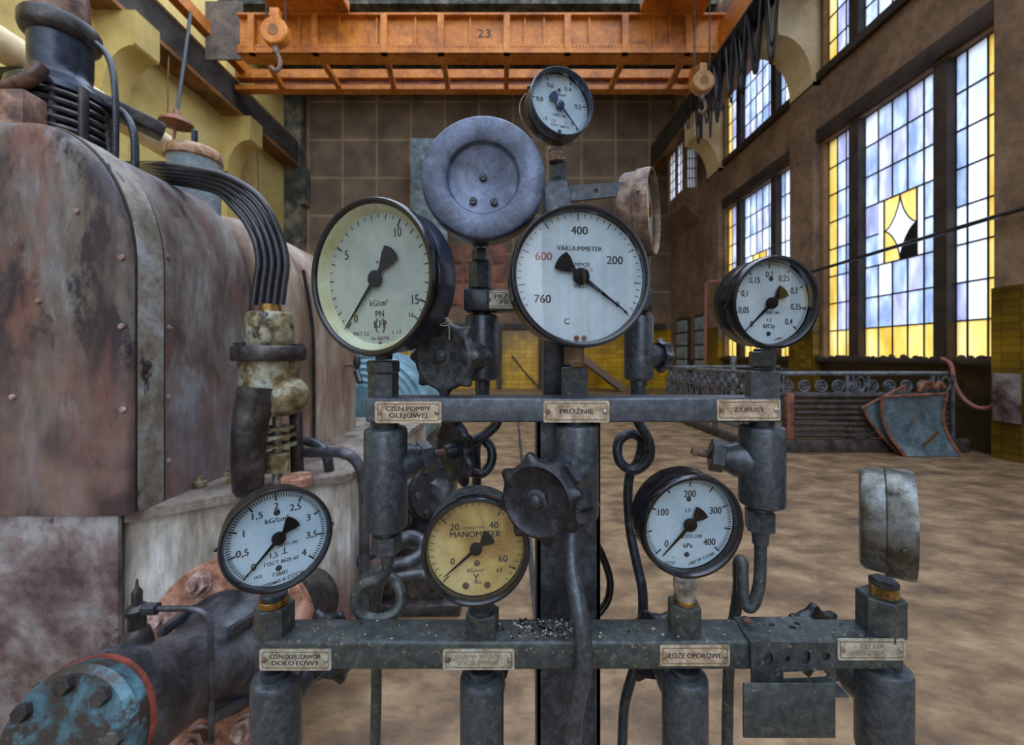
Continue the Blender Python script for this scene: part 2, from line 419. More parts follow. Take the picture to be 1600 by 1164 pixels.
M_['turquoise'] = mat('chipped_turquoise_paint', '#4f7480', .4, .1, cols=[(.3, '#2f474d'), (.6, '#486a73'), (.8, '#648a94')], scale=12, bump=.2, bscale=90, spots=('#332c26', 9, .46, .07))
M_['red_ring'] = mat('red_gasket', '#7a3a2c', .5, 0, cols=[(.3, '#5c2a20'), (.7, '#8c4434')], scale=20)
M_['rubber'] = mat('black_rubber', '#1c1d22', .33, 0, cols=[(.3, '#16171a'), (.7, '#2a2c33')], scale=30, coat=.2)
M_['tank_grey'] = mat('blue_grey_tank', '#828f92', .45, .05, cols=[(.3, '#68757a'), (.6, '#8a979a'), (.8, '#9daaab')], scale=5, bump=.1, bscale=40, spots=('#4c4a4a', 6, .63, .08))
M_['rust_lid'] = mat('rusty_lid', '#9a7050', .6, .1, cols=[(.25, '#6a4630'), (.5, '#a0754f'), (.75, '#c4a88a')], scale=10, bump=.3, bscale=60)
M_['housing_blue'] = mat('pale_blue_machine_paint', '#7fa3ae', .45, .05, cols=[(.3, '#557783'), (.6, '#70929c'), (.8, '#86a6ae')], scale=6, bump=.1, spots=('#4a4a48', 6, .63, .08))
M_['seam'] = mat('dark_seam', '#241e1d', .7)




def zmix(m, hexc, z0, z1, noise=.5, sc=1.6):
    """another paint colour below height z1 (object space), with a ragged border"""
    nt = m.node_tree; N = nt.nodes; L = nt.links; b = N['Principled BSDF']; src = b.inputs['Base Color'].links[0].from_socket
    tc = N.new('ShaderNodeTexCoord'); s = N.new('ShaderNodeSeparateXYZ'); n = N.new('ShaderNodeTexNoise'); n.inputs['Scale'].default_value = sc; n.inputs['Detail'].default_value = 11; n.inputs['Roughness'].default_value = .7
    L.new(tc.outputs['Object'], s.inputs[0]); L.new(tc.outputs['Object'], n.inputs['Vector'])
    ad = N.new('ShaderNodeMath'); ad.operation = 'MULTIPLY_ADD'; ad.inputs[1].default_value = noise * 2; L.new(n.outputs[0], ad.inputs[0]); L.new(s.outputs[2], ad.inputs[2])
    mr = N.new('ShaderNodeMapRange'); mr.inputs[1].default_value = z0 + noise; mr.inputs[2].default_value = z1 + noise; mr.inputs[3].default_value = .62; mr.inputs[4].default_value = 0; L.new(ad.outputs[0], mr.inputs[0])
    mx = N.new('ShaderNodeMix'); mx.data_type = 'RGBA'; mx.blend_type = 'MIX'; L.new(mr.outputs[0], mx.inputs[0]); L.new(src, mx.inputs[6])
    r = N.new('ShaderNodeValToRGB'); n2 = N.new('ShaderNodeTexNoise'); n2.inputs['Scale'].default_value = 5; n2.inputs['Detail'].default_value = 10; L.new(tc.outputs['Object'], n2.inputs['Vector']); L.new(n2.outputs[0], r.inputs[0])
    el = r.color_ramp.elements
    for q, (p, h) in zip(el, ((.35, hexc[0]), (.65, hexc[1]))): q.position = p; q.color = rgb(h)
    L.new(r.outputs[0], mx.inputs[7]); L.new(mx.outputs[2], b.inputs['Base Color'])


zmix(M_['peel'], ('#463533', '#8c7369'), 1.1, 1.6)
zmix(M_['peel_pale'], ('#5c3f40', '#86645f'), 1.2, 1.5, .6, 3)
zmix(M_['flake_white'], ('#6e3532', '#a07a74'), .15, .5, .35, 5)
# ------------------------------------------------------------------ hall
M_['floor'] = mat('dusty_concrete_floor', '#8a7358', .5, 0, cols=[(.2, '#513e2b'), (.42, '#6f573d'), (.56, '#846a4b'), (.78, '#9d8260')], scale=3.6, detail=10, stretch=(.75, 1.25, 1), bump=.1, bscale=30, spots=('#5a4734', 2.2, .55, .2, (.6, 1.5, 1)), dist=.15, grime=.2)
M_['wall_brown'] = mat('sooty_brown_plaster', '#5a4838', .8, 0, cols=[(.25, '#5c493a'), (.5, '#775f49'), (.75, '#8d745b')], scale=.9, detail=8, spots=('#2f251d', 1.1, .6, .12))
M_['wall_yellow'] = mat('yellow_plaster', '#bda961', .8, 0, cols=[(.25, '#aa9556'), (.5, '#c4ae66'), (.75, '#d2bf7c')], scale=.6, detail=7, spots=('#8a7440', .8, .66, .15), grime=.08)
M_['corbel_beige'] = mat('beige_corbel', '#a38a5c', .7, 0, cols=[(.3, '#c9b48a'), (.7, '#e6d6b0')], scale=1.2, detail=6, spots=('#7a6244', 1.3, .64, .12), grime=.1)
M_['mullion'] = mat('dark_mullion', '#33271e', .7, 0, cols=[(.3, '#2a2019'), (.7, '#413328')], scale=3)
M_['muntin'] = mat('dark_glazing_bar', '#24242a', .5)
M_['ceil'] = mat('sooty_ceiling', '#3f423c', .9, 0, cols=[(.25, '#23251f'), (.5, '#43463f'), (.75, '#6e6f63')], scale=1.6, detail=10, spots=('#8a877a', 1.7, .62, .05), dist=1.5)
M_['orange'] = mat('crane_orange', '#c0701c', .5, .05, cols=[(.25, '#96540f'), (.5, '#c0721e'), (.8, '#d48a34')], scale=1.2, detail=7, spots=('#5a3413', 1.5, .62, .12))
M_['orange_bright'] = mat('hook_orange', '#cf7a1e', .45, .05, cols=[(.3, '#b86512'), (.7, '#d98a34')], scale=3)
M_['orange_tan'] = mat('faded_orange', '#b5834a', .5, .05, cols=[(.3, '#96662f'), (.7, '#c79a64')], scale=3, spots=('#6a4a2a', 4, .6, .1))
M_['crane_dark'] = mat('dark_crane_iron', '#33312c', .6, .2, cols=[(.3, '#23221f'), (.7, '#46423a')], scale=2)
M_['brown_flange'] = mat('brown_rail_flange', '#8a5f30', .6, .1, cols=[(.3, '#5f4020'), (.7, '#96683a')], scale=1.5)
M_['crane_plate'] = mat('grey_brown_plate', '#5d5348', .7, .05, cols=[(.3, '#4a4138'), (.7, '#6e6256')], scale=2)
M_['column_green'] = mat('peeling_green_column', '#454a40', .8, 0, cols=[(.3, '#2d322a'), (.5, '#4a4f44'), (.7, '#877a66')], scale=1.1, detail=9, spots=('#232620', 1.2, .58, .05))
M_['door_red'] = mat('red_brown_door', '#7a4a36', .6, 0, cols=[(.3, '#5a3526'), (.7, '#8e5942')], scale=2)
M_['iron_grey'] = mat('grey_railing_iron', '#5d6167', .5, .3, cols=[(.3, '#43464b'), (.7, '#777c84')], scale=9)
M_['rail_light'] = mat('worn_handrail', '#74797f', .4, .4, cols=[(.3, '#5c6066'), (.7, '#8d9298')], scale=6)
M_['radiator'] = mat('dark_radiator', '#3f3934', .6, .2, cols=[(.3, '#2e2925'), (.6, '#4a423b'), (.8, '#5f574e')], scale=8)
M_['sheet_blue'] = mat('weathered_blue_sheet', '#5f7076', .5, .15, cols=[(.25, '#46545a'), (.5, '#63757b'), (.75, '#82939a')], scale=3, detail=8, spots=('#8a6a45', 3, .63, .06), spots2=('#b8a862', 5, .70, .04))
M_['sheet_rust'] = mat('rusty_edge', '#7a4a38', .7, .1, cols=[(.3, '#5c3428'), (.7, '#96614a')], scale=10)
M_['pipe_red'] = mat('red_brown_pipe', '#8a5648', .5, .1)
M_['pane_b1'] = panemat('blue_pane', [(.34, '#8597b8'), (.5, '#aabcd8'), (.66, '#d5e1f2')], 2.6)
M_['pane_b2'] = panemat('lilac_pane', [(.34, '#9093b4'), (.5, '#adb0d2'), (.66, '#d2d4ea')], 2.4)
M_['pane_b3'] = panemat('pale_blue_pane', [(.3, '#bccadf'), (.5, '#e2ebf6'), (.7, '#ffffff')], 1.6)
M_['pane_y'] = panemat('yellow_pane', [(.3, '#c79a34'), (.5, '#e8c25e'), (.75, '#f8e09a')], 1.4)
M_['pane_w'] = panemat('white_pane', [(.3, '#c2c6cc'), (.7, '#eef0f2')], 1.4)
M_['pane_d'] = mat('broken_pane_dark', '#0d0c0c', .8)


def tiles(name, c1, c2, mo, sx, sz, axis, ox=0, oz=0, rough=.25, lo=.55, hi=1.25, ms=.03):
    m = tilemat(name, c1, c2, mo, sx, sz, axis=axis)
    nt = m.node_tree
    for n in nt.nodes:
        if n.bl_idname == 'ShaderNodeTexBrick': br = n
        if n.bl_idname == 'ShaderNodeMapRange': n.inputs[3].default_value = lo; n.inputs[4].default_value = hi
    br.inputs['Mortar Size'].default_value = ms * min(sx, sz)
    a = nt.nodes.new('ShaderNodeVectorMath'); a.inputs[1].default_value = (ox, oz, 0)
    src = br.inputs['Vector'].links[0].from_socket; nt.links.new(src, a.inputs[0]); nt.links.new(a.outputs[0], br.inputs['Vector'])
    nt.nodes['Principled BSDF'].inputs['Roughness'].default_value = rough
    return m


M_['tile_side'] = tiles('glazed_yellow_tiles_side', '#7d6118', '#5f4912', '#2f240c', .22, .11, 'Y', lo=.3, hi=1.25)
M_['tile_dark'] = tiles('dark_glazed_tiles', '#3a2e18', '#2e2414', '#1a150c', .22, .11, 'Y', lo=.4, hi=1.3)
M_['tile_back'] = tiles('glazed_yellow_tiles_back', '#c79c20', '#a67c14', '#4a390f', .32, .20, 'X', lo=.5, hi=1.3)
M_['panel_grid'] = tiles('panelled_back_wall', '#6f604e', '#645545', '#8d7a5f', 1.566, 1.745, 'X', 9.34, -.945, .8, .6, 1.3, .035)

XR, XL, YB, ZT = 7.3, -10.2, 18.8, 13.8
YN = -23.0      # the hall runs on behind the camera
b = MB(); b.box((XL - .3, YN, -.2), (XR + .3, YB + .3, 0)); struct(b, 'floor', M_['floor'])
b = MB(); b.box((XL - .3, 14.3, ZT), (XR + .3, YB + .3, ZT + .2)); struct(b, 'ceiling', M_['ceil'])
for k, y in enumerate((15.2, 17.0)):
    b = MB(); b.box((XL, y, ZT - .55), (XR, y + .35, ZT)); struct(b, 'trim_%d' % (k + 1), M_['ceil'])
b = MB(); b.box((XL, YB, 0), (XR, YB + .3, ZT)); wb = struct(b, 'wall_back', M_['panel_grid'])
b = MB(); b.box((XL + .4, YB - .03, 0), (XR, YB, 2.7)); struct(b, 'back_wall_tiles', M_['tile_back'], wb)
b = MB(); b.box((-6, YB - .06, 2.7), (XR, YB, 3.75)); struct(b, 'back_wall_band', M_['wall_brown'], wb)
b = MB(); b.box((XL, YB - .5, 0), (-9.45, YB, ZT)); b.box((-9.45, YB - .5, 8.3), (-9.25, YB, 10)); struct(b, 'trim_3', M_['column_green'])
b = MB(); b.box((XL - .3, -3.5, 0), (XL, YB, ZT)); wl = struct(b, 'wall_left', M_['wall_yellow'])
# windows and right wall
BAYS = [(6.15 - 4.45 * k, 9.6 - 4.45 * k) for k in range(6, 0, -1)] + [(6.15, 9.6), (10.6, 14.05)]
LOW, UPP = (1.45, 6.5), (8.2, 12.4)
b = MB()
b.box((XR, YN, 0), (XR + .3, YB + .3, LOW[0])); b.box((XR, YN, LOW[1]), (XR + .3, 14.05, UPP[0])); b.box((XR, YN, UPP[1]), (XR + .3, YB + .3, ZT))
edges = [YN] + [y for q in BAYS for y in q]
for a, c in zip(edges[::2], edges[1::2]):
    b.box((XR, a, LOW[0]), (XR + .3, c, LOW[1])); b.box((XR, a, UPP[0]), (XR + .3, c, UPP[1]))
b.box((XR, 14.05, LOW[0]), (XR + .3, YB + .3, 7.6)); b.box((XR, 14.05, 7.6), (XR + .3, 15.9, UPP[1])); b.box((XR, 17.4, 7.6), (XR + .3, YB + .3, UPP[1])); b.box((XR, 15.9, 10.6), (XR + .3, 17.4, UPP[1]))
wr = struct(b, 'wall_right', M_['wall_brown'], None)
b = MB()
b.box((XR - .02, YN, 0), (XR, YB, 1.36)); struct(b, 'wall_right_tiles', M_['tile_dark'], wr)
b = MB(); b.box((XR - .16, YN, 1.36), (XR + .05, 14.05, 1.45), .01); b.box((XR - .10, YN, 6.55), (XR, 14.05, 6.85), .01); b.box((XR - .10, YN, 8.0), (XR + .05, 14.05, 8.2), .01); struct(b, 'trim_4', M_['mullion'])
rn = random.Random(11)


def window(n, y0, y1, z0, z1, rows, star=False, hole=None):
    L = y1 - y0; xg = XR + .14
    b = MB()
    lights = [(0, .205, 3), (.27, .715, 5), (.785, 1, 3)]
    for a, c in ((.205, .27), (.715, .785)): b.box((XR - .02, y0 + a * L, z0), (XR + .24, y0 + c * L, z1))
    wn = struct(b, 'window_%d' % n, M_['mullion'])
    mb = MB(); g = MB(); h = (z1 - z0) / rows
    for li, (a, c, cols) in enumerate(lights):
        ya, yc = y0 + a * L, y0 + c * L; w_ = (yc - ya) / cols
        cw = [0, .345, .755, 1] if li == 0 else [i / cols for i in range(cols + 1)]
        for i in range(cols + 1):
            xx = ya + cw[i] * (yc - ya)
            if star and li == 1 and 1 <= i <= 4: mb.box((xg - .015, xx - .011, z0), (xg + .015, xx + .011, z0 + 3 * h)); mb.box((xg - .015, xx - .011, z0 + 5 * h), (xg + .015, xx + .011, z1)); continue
            mb.box((xg - .015, xx - .011, z0), (xg + .015, xx + .011, z1))
        for j in range(rows + 1):
            zz = z0 + j * h
            if star and li == 1 and j == 4:
                mb.box((xg - .018, ya, zz - .012), (xg + .018, ya + w_, zz + .012)); mb.box((xg - .018, ya + 4 * w_, zz - .012), (xg + .018, yc, zz + .012)); continue
            mb.box((xg - .018, ya, zz - .012), (xg + .018, yc, zz + .012))
        for i in range(cols):
            for j in range(rows):
                if star and li == 1 and 1 <= i <= 3 and j in (3, 4): continue
                outer = (li == 0 and i == 0) or (li == 2 and i == cols - 1)
                if hole and (li, j) in hole: g.cur = 5
                elif z0 < 3 and j == 0: g.cur = 3
                elif outer: g.cur = 3
                else:
                    q = rn.random(); g.cur = (1 if q < .55 else 0) if li == 2 else (2 if q < .18 else 0 if q < .72 else 1)
                    if li == 0 and i == 1: g.cur = 2
                yy, y2, zz = ya + cw[i] * (yc - ya), ya + cw[i + 1] * (yc - ya), z0 + j * h
                g.add([(xg, yy, zz), (xg, y2, zz), (xg, y2, zz + h), (xg, yy, zz + h)], [[0, 1, 2, 3]])
    if star:
        a, c, cols = lights[1]; ya, yc = y0 + a * L, y0 + c * L; w_ = (yc - ya) / cols
        A, B, Z0, Z1 = ya + w_, ya + 4 * w_, z0 + 3 * h, z0 + 5 * h
        s = w_ * .42
        g.cur = 4
        for p, q in ((A, A + s), (B - s, B)): g.add([(xg, p, Z0), (xg, q, Z0), (xg, q, Z1), (xg, p, Z1)], [[0, 1, 2, 3]])
        A += s; B -= s; cy, cz = (A + B) / 2, (Z0 + Z1) / 2
        def curve(sy, sz):
            hy, hz = (B - A) / 2, (Z1 - Z0) / 2; out = []
            for k in range(9):
                t = math.pi / 2 * k / 8
                out.append((xg, cy + sy * hy * (1 - math.cos(t) ** 1.25), cz + sz * hz * (1 - math.sin(t) ** 1.25)))
            return out
        for sy, sz, m in ((1, 1, 3), (-1, 1, 3), (1, -1, 3), (-1, -1, 5)):
            cv_ = curve(sy, sz); corner = (xg, cy + sy * (B - A) / 2, cz + sz * (Z1 - Z0) / 2)
            g.cur = m; g.add([corner] + cv_, [list(range(len(cv_) + 1))])
            mb.tube(cv_, .014, 6, smooth=False)
            g.cur = 4; g.add([(xg, cy, cz)] + cv_, [[0, k + 1, k] for k in range(1, len(cv_))])
        mb.box((xg - .015, A - .012, Z0), (xg + .015, A + .012, Z1)); mb.box((xg - .015, B - .012, Z0), (xg + .015, B + .012, Z1))
        mb.box((xg - .015, ya + w_ - .011, Z0), (xg + .015, ya + w_ + .011, Z1))
    struct(mb, 'glazing_bars', M_['muntin'], wn, False)
    struct(g, 'panes', [M_['pane_b1'], M_['pane_b2'], M_['pane_b3'], M_['pane_y'], M_['pane_w'], M_['pane_d']], wn, False)


n = 1
for k, (y0, y1) in enumerate(BAYS):
    window(n, y0, y1, *LOW, 8, star=(k >= len(BAYS) - 2), hole={(0, 1), (0, 2)} if k == len(BAYS) - 1 else None); n += 1
    window(n, y0, y1, *UPP, 7); n += 1
# pilasters with corbels
def pilaster(side, y0, y1, m, mc, k):
    s = 1 if side == 'right' else -1; xw = XR if s > 0 else XL
    b = MB(); b.box((min(xw, xw - s * .18), y0, 0), (max(xw, xw - s * .18), y1, 8.0)); 
    o = struct(b, 'trim_%d' % k, m)
    b = MB(); pts = [(xw, 7.9), (xw - s * .18, 7.9)]
    for i in range(10):
        t = math.pi / 2 * i / 9; pts.append((xw - s * (.18 + .78 * (1 - math.cos(t))), 7.95 + 1.15 * math.sin(t)))
    pts += [(xw - s * 1.0, 9.15), (xw - s * 1.0, 9.95), (xw, 9.95)]
    if s > 0: pts = pts[::-1]
    b.prism(pts, y1 - y0, Matrix(((1, 0, 0, 0), (0, 0, 1, y0), (0, 1, 0, 0), (0, 0, 0, 1))))
    struct(b, 'corbel', mc, o)
    b = MB(); b.box((min(xw, xw - s * .15), y0, 9.95), (max(xw, xw - s * .15), y1, ZT)); struct(b, 'upper_pier', m, o)
    if s > 0:
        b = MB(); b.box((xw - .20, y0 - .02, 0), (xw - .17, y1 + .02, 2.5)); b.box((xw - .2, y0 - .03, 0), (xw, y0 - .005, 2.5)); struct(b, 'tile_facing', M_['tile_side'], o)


k = 10
for y0, y1 in ((5.25, 6.05), (9.7, 10.5), (14.15, 14.95)): pilaster('right', y0, y1, M_['wall_brown'], M_['corbel_beige'], k); k += 1
for y0, y1 in ((5.6, 6.3), (10.0, 10.7), (14.4, 15.1)): pilaster('left', y0, y1, M_['wall_yellow'], M_['wall_yellow'], k); k += 1
# oriel with windows above the far end of the right wall
b = MB(); xo = 6.65
for z0, z1 in ((7.4, 8.0), (9.9, 10.8)): b.box((xo, 15.8, z0), (XR, 17.5, z1))
for y in (15.8, 17.3): b.box((xo, y, 8.0), (xo + .12, y + .2, 9.9)); b.box((XR - .12, y, 8.0), (XR, y + .2, 9.9))
b.box((xo, 16.55, 8.0), (xo + .1, 16.68, 9.9))
b.prism([(xo, 7.4), (XR, 7.4), (XR, 6.7)], 1.7, Matrix(((1, 0, 0, 0), (0, 0, 1, 15.8), (0, 1, 0, 0), (0, 0, 0, 1))))
orl = struct(b, 'window_%d' % n + '', M_['wall_brown'])
g = MB(); g.add([(xo + .13, 15.86, 8.0), (XR - .12, 15.86, 8.0), (XR - .12, 15.86, 9.9), (xo + .13, 15.86, 9.9)], [[0, 1, 2, 3]]); g.add([(xo + .05, 16.0, 8), (xo + .05, 17.3, 8), (xo + .05, 17.3, 9.9), (xo + .05, 16.0, 9.9)], [[0, 1, 2, 3]])
struct(g, 'oriel_panes', M_['pane_w'], orl, False)
g = MB()
for i in range(5): x = xo + .13 + i * .1; g.box((x - .008, 15.84, 8), (x + .008, 15.88, 9.9))
for j in range(1, 5): z = 8 + j * .38; g.box((xo + .12, 15.84, z - .012), (XR - .1, 15.88, z + .012)); g.box((xo + .03, 16.0, z - .012), (xo + .07, 17.3, z + .012))
for i in range(1, 5): y = 16.0 + i * .26; g.box((xo + .03, y - .01, 8), (xo + .07, y + .01, 9.9))
struct(g, 'oriel_bars', M_['muntin'], orl, False)
# doors
def door(n, pts_lo, pts_hi, m, panels, axis):
    b = MB(); b.box(pts_lo, pts_hi); o = struct(b, 'door_%d' % n, m)
    g = MB()
    for lo, hi in panels: g.box(lo, hi, .01)
    return o, g
o, g = door(1, (-2.95, YB - .10, 3.75), (-.25, YB, 6.55), M_['door_red'], [((x, YB - .16, z), (x + .5, YB - .1, z + h)) for x in (-2.8, -2.15, -1.5, -.85) for z, h in ((3.85, .9), (4.9, .7), (5.75, .7))], 0)
struct(g, 'door_panels', M_['door_red'], o)
for nn, y0, y1 in ((2, 16.7, 18.0), (3, 15.2, 16.2)):
    o, g = door(nn, (XR - .10, y0, 0), (XR, y1, 3.1), M_['mullion'], [((XR - .14, y0 + .1 + i * (y1 - y0 - .2) / 3 + .03, .3 + j * .55), (XR - .1, y0 + .1 + (i + 1) * (y1 - y0 - .2) / 3 - .03, .3 + j * .55 + .48)) for i in range(3) for j in range(5)], 0)
    struct(g, 'door_panes', M_['tank_grey'], o)
# dark portal frames and stair against the back wall
for kx, (px, lab) in enumerate(((690, 'dark post left of the yellow tiles at the back wall'), (780, 'dark post left of the brightest yellow tiles at the back wall'), (846, 'dark post behind the stand post at the back wall'))):
    b = MB(); x = X_(px, 18.5); b.box((x - .12, 18.4, 0), (x + .12, 18.6, 2.75)); tag(put(b, 'iron_post', M_['crane_dark']), lab, 'post')
b = MB(); b.box((X_(686, 18.5), 18.38, 2.7), (X_(1040, 18.5), 18.6, 2.95)); tag(put(b, 'portal_beam', M_['crane_dark']), 'dark beam above the yellow tiles of the back wall', 'beam')
ss = thing('iron_stair', 'brown iron stair slanting down in front of the yellow back wall', 'stair', (3.6, 17.2, 0))
for y in (16.9, 17.8):
    b = MB(); b.beam((X_(895, 17), y, Z_(548, 17)), (X_(975, 17) , y, .12), .06, .26); put(b, 'stringer', M_['rust_steel'], ss)
for i in range(9):
    f_ = (i + .5) / 9; x = X_(895, 17) * (1 - f_) + X_(975, 17) * f_; z = Z_(548, 17) * (1 - f_) + .12 * f_; b = MB(); b.box((x - .13, 16.9, z - .02), (x + .13, 17.8, z + .02)); put(b, 'tread', M_['crane_dark'], ss)
b = MB(); b.tube([(X_(800, 17.5), 17.5, 1.5), (X_(820, 17.5), 17.5, .8), (X_(845, 17.5), 17.5, .05)], .04, 8); tag(put(b, 'iron_brace', M_['crane_dark']), 'slanting dark brace in front of the yellow back wall tiles', 'brace')

# runway beams, one on each row of corbels
for s, xi, lab in ((-1, -9.55, 'dark crane runway beam on the left yellow wall'), (1, 6.35, 'dark crane runway beam on the right window wall')):
    r_ = thing('crane_runway', lab, 'runway beam', (xi, 8, 9.95)); w0, w1 = (xi - .75, xi) if s < 0 else (xi, xi + .75)
    b = MB(); b.box((w0, -1, 10.05), (w1, YB - .05, 11.0)); put(b, 'web', M_['crane_dark'], r_)
    b = MB(); b.box((w0 - .0, -1, 9.95), (w1 + (.04 if s < 0 else 0), YB - .05, 10.06)); put(b, 'lower_flange', M_['brown_flange'], r_)
    b = MB(); b.box((w0 - .0, -1, 11.0), (w1, YB - .05, 11.08)); b.box(((w0 + w1) / 2 - .05, -1, 11.08), ((w0 + w1) / 2 + .05, YB - .05, 11.18)); put(b, 'rail', M_['brown_flange'], r_)
# bridge crane
cr = thing('bridge_crane', 'orange overhead travelling crane spanning the hall, girder marked 23', 'crane', (-1.5, 12, 10.3))
Yg = 12.0; gx0, gx1 = X_(375, Yg), X_(1130, Yg); gz0, gz1 = Z_(88, Yg), Z_(26, Yg)
b = MB(); b.box((gx0, Yg, gz0 + .1), (gx1, Yg + .04, gz1)); put(b, 'girder_web', M_['orange'], cr)
b = MB(); b.box((gx0, Yg - .15, gz1 - .06), (gx1, Yg + .35, gz1)); put(b, 'top_flange', M_['orange'], cr)
b = MB(); b.box((gx0, Yg - .12, gz0), (gx1, Yg - .09, gz0 + .26)); b.box((gx0, Yg - .15, gz0), (gx1, Yg + .35, gz0 + .05))
for i in range(150): x = gx0 + .1 + i * (gx1 - gx0 - .2) / 149; b.ball((x, Yg - .125, gz0 + .2), .022, 6)
put(b, 'bottom_flange', M_['orange'], cr)
for px in (397, 495, 602, 690, 792, 886, 975, 1073):
    b = MB(); x = X_(px, Yg); b.box((x - .09, Yg - .16, gz0), (x + .09, Yg, gz1 - .05)); put(b, 'stiffener', M_['orange'], cr)
for px in (440, 470, 532, 590, 650, 735, 820, 850, 920, 1020, 1045):
    b = MB(); x = X_(px, Yg); b.box((x - .025, Yg - .08, gz0 + .2), (x + .025, Yg, gz1 - .05)); put(b, 'stiffener', M_['orange'], cr)
b = MB(); b.text('23', .34, frame((X_(757, Yg - .01), Yg - .006, Z_(53, Yg)), (0, -1, 0), (1, 0, 0)) @ Matrix.Diagonal((1.3, 1, 1, 1))); put(b, 'girder_number', M_['ink'], cr, smooth=False)
b = MB(); b.box((X_(322, 12.4), 12.36, 10.45), (X_(379, 12.4), 12.42, 12.2)); put(b, 'end_plate', M_['crane_plate'], cr)
Yw = 14.0; wx0, wx1 = X_(367, Yw), X_(1085, Yw)
b = MB()
b.box((wx0, Yw, Z_(121, Yw)), (wx1, Yw + .3, Z_(108, Yw))); b.box((wx0, Yw, Z_(139, Yw)), (wx1, Yw + .3, Z_(132, Yw))); put(b, 'walkway_chords', M_['orange'], cr)
b = MB(); b.box((wx0 + .6, Yw + .12, Z_(132, Yw)), (wx1 - .5, Yw + .16, Z_(121, Yw))); put(b, 'walkway_web', M_['door_red'], cr)
for px0, px1 in ((410, 440), (495, 530), (602, 612 + 3), (690, 700), (792, 791), (886, 880), (978, 955), (1073, 1045)):
    b = MB(); b.beam((X_(px0, Yg), Yg + .1, gz0 + .12), (X_(px1, Yw), Yw + .05, Z_(136, Yw)), .16, .14); put(b, 'strut', M_['orange'], cr)
for s, xa in ((-1, -9.25), (1, 6.19)):
    b = MB(); z = 11.33 if s < 0 else 10.55; b.box((xa - .14, 8.6, z - .12), (xa + .14, 14.3, z + .14 + (.5 if s > 0 else .1))); put(b, 'end_carriage', M_['orange'], cr)
for lo, hi in (((X_(415, 11.6), 10.9, 11.45), (X_(540, 11.6), 11.9, 11.75)), ((X_(1005, 11.6), 10.9, 11.45), (X_(1108, 11.6), 11.9, 11.75))):
    b = MB(); b.box(lo, hi, .02)
    for i in range(5): x = lo[0] + (i + .5) * (hi[0] - lo[0]) / 5; b.beam((x, 10.9, 11.7), (x + .25, 10.9, 12.6), .1, .1)
    b.box((lo[0], 10.9, 12.5), (hi[0], 11.9, 12.65)); put(b, 'trolley', M_['orange'], cr)


def hook(label, px, py, r, Y, m, hooky):
    c = P(px, py, Y); h = thing('hook_block', label, 'crane hook', c)
    b = MB(); b.cyl(c + Vector((0, -.14, 0)), c + Vector((0, .14, 0)), r, bev=.03, seg=32); b.box((c.x - r * .35, c.y - .1, c.z), (c.x + r * .35, c.y + .1, c.z + r * 1.7), .02); put(b, 'sheave_housing', M_[m], h)
    b = MB(); b.lathe([(r * .42, 0), (r * .38, .02), (0, .02)], frame(c + Vector((0, -.135, 0)), (0, -1, 0)), 20); put(b, 'axle_cap', M_['brown_flange'], h)
    b = MB(); z = c.z - r * 1.0; b.cyl((c.x, Y, z + .1), (c.x, Y, z - r * .5), r * .22)
    b.tube([(c.x, Y, z - r * .4), (c.x + r * .25, Y, z - r * .8), (c.x + r * .3, Y, z - r * 1.4), (c.x, Y, z - r * 1.75), (c.x - r * .4, Y, z - r * 1.5)], r * .15, 8); put(b, 'hook', M_['rust_steel'], h)
    for dx in (-.7, .7):
        b = MB(); b.cyl((c.x + dx * r, Y, c.z + r * .3), (c.x + dx * r, Y, 11.455), .02, seg=6); put(b, 'rope', M_['crane_dark'], h)


hook('bright orange hook block hanging at the left end of the crane girder', 431, 52, .37, 11.15, 'orange_bright', 0)
hook('faded orange hook block hanging at the right end of the crane', 1097, 130, .295, 11.2, 'orange_tan', 0)
# festoon of cables under the right runway
for i in range(36):
    y = 9.1 + i * .125; z = 10.05; d = .9 + .8 * rn.random(); x = 5.92 + .085 * (i % 5); s = .38 + .2 * rn.random()
    b = MB(); b.tube([(x, y, z + .1), (x - .03, y + .04, z - d * .45), (x - .02, y + s * .3, z - d * .9), (x, y + s * .5, z - d), (x + .02, y + s * .7, z - d * .9), (x + .03, y + s - .04, z - d * .45), (x, y + s, z + .1)], .024, 6, 6)
    tag(put(b, 'festoon_cable', M_['rubber']), 'black cable loop hanging in the festoon below the right crane runway', 'cable', 'festoon loops of the crane')
b = MB(); b.box((5.86, 9.0, 10.12), (6.345, 14.1, 10.19), .01); tag(put(b, 'festoon_rail', M_['crane_dark']), 'dark rail carrying the black cable festoon', 'rail')
# left wall: pipe, lamp, dangling ropes
b = MB(); b.tube([(-8.1, 4.6, 6.45), (-8.1, 8, 6.42), (-8.1, 10.6, 6.4)], .26, 14); pp = put(b, 'overhead_pipe', M_['corbel_beige']); tag(pp, 'thick ochre pipe running along the left yellow wall', 'pipe')
for y in (6.6, 9.8):
    b = MB(); b.box((-10.2, y, 6.0), (-7.9, y + .1, 6.16)); tag(put(b, 'pipe_bracket', M_['crane_dark']), 'dark bracket from the left wall under the thick ochre pipe, %s' % ('near the admission valve' if y < 8 else 'near the hanging lamp'), 'bracket')
lp = thing('hanging_lamp', 'rust-red conical lamp hanging on a slanted rod before the yellow wall', 'lamp', P(275, 190, 9))
b = MB(); b.cyl(P(277, 172, 9), P(298, 20, 9.3), .035, seg=8); put(b, 'rod', M_['dark_steel'], lp)
b = MB(); c = P(276, 192, 9); b.lathe([(.0, .30), (.06, .28), (.09, .16), (.30, .02), (.32, -.04), (.28, -.06), (0, -.02)], Matrix.Translation(c), 24); put(b, 'lamp_shade', M_['door_red'], lp)
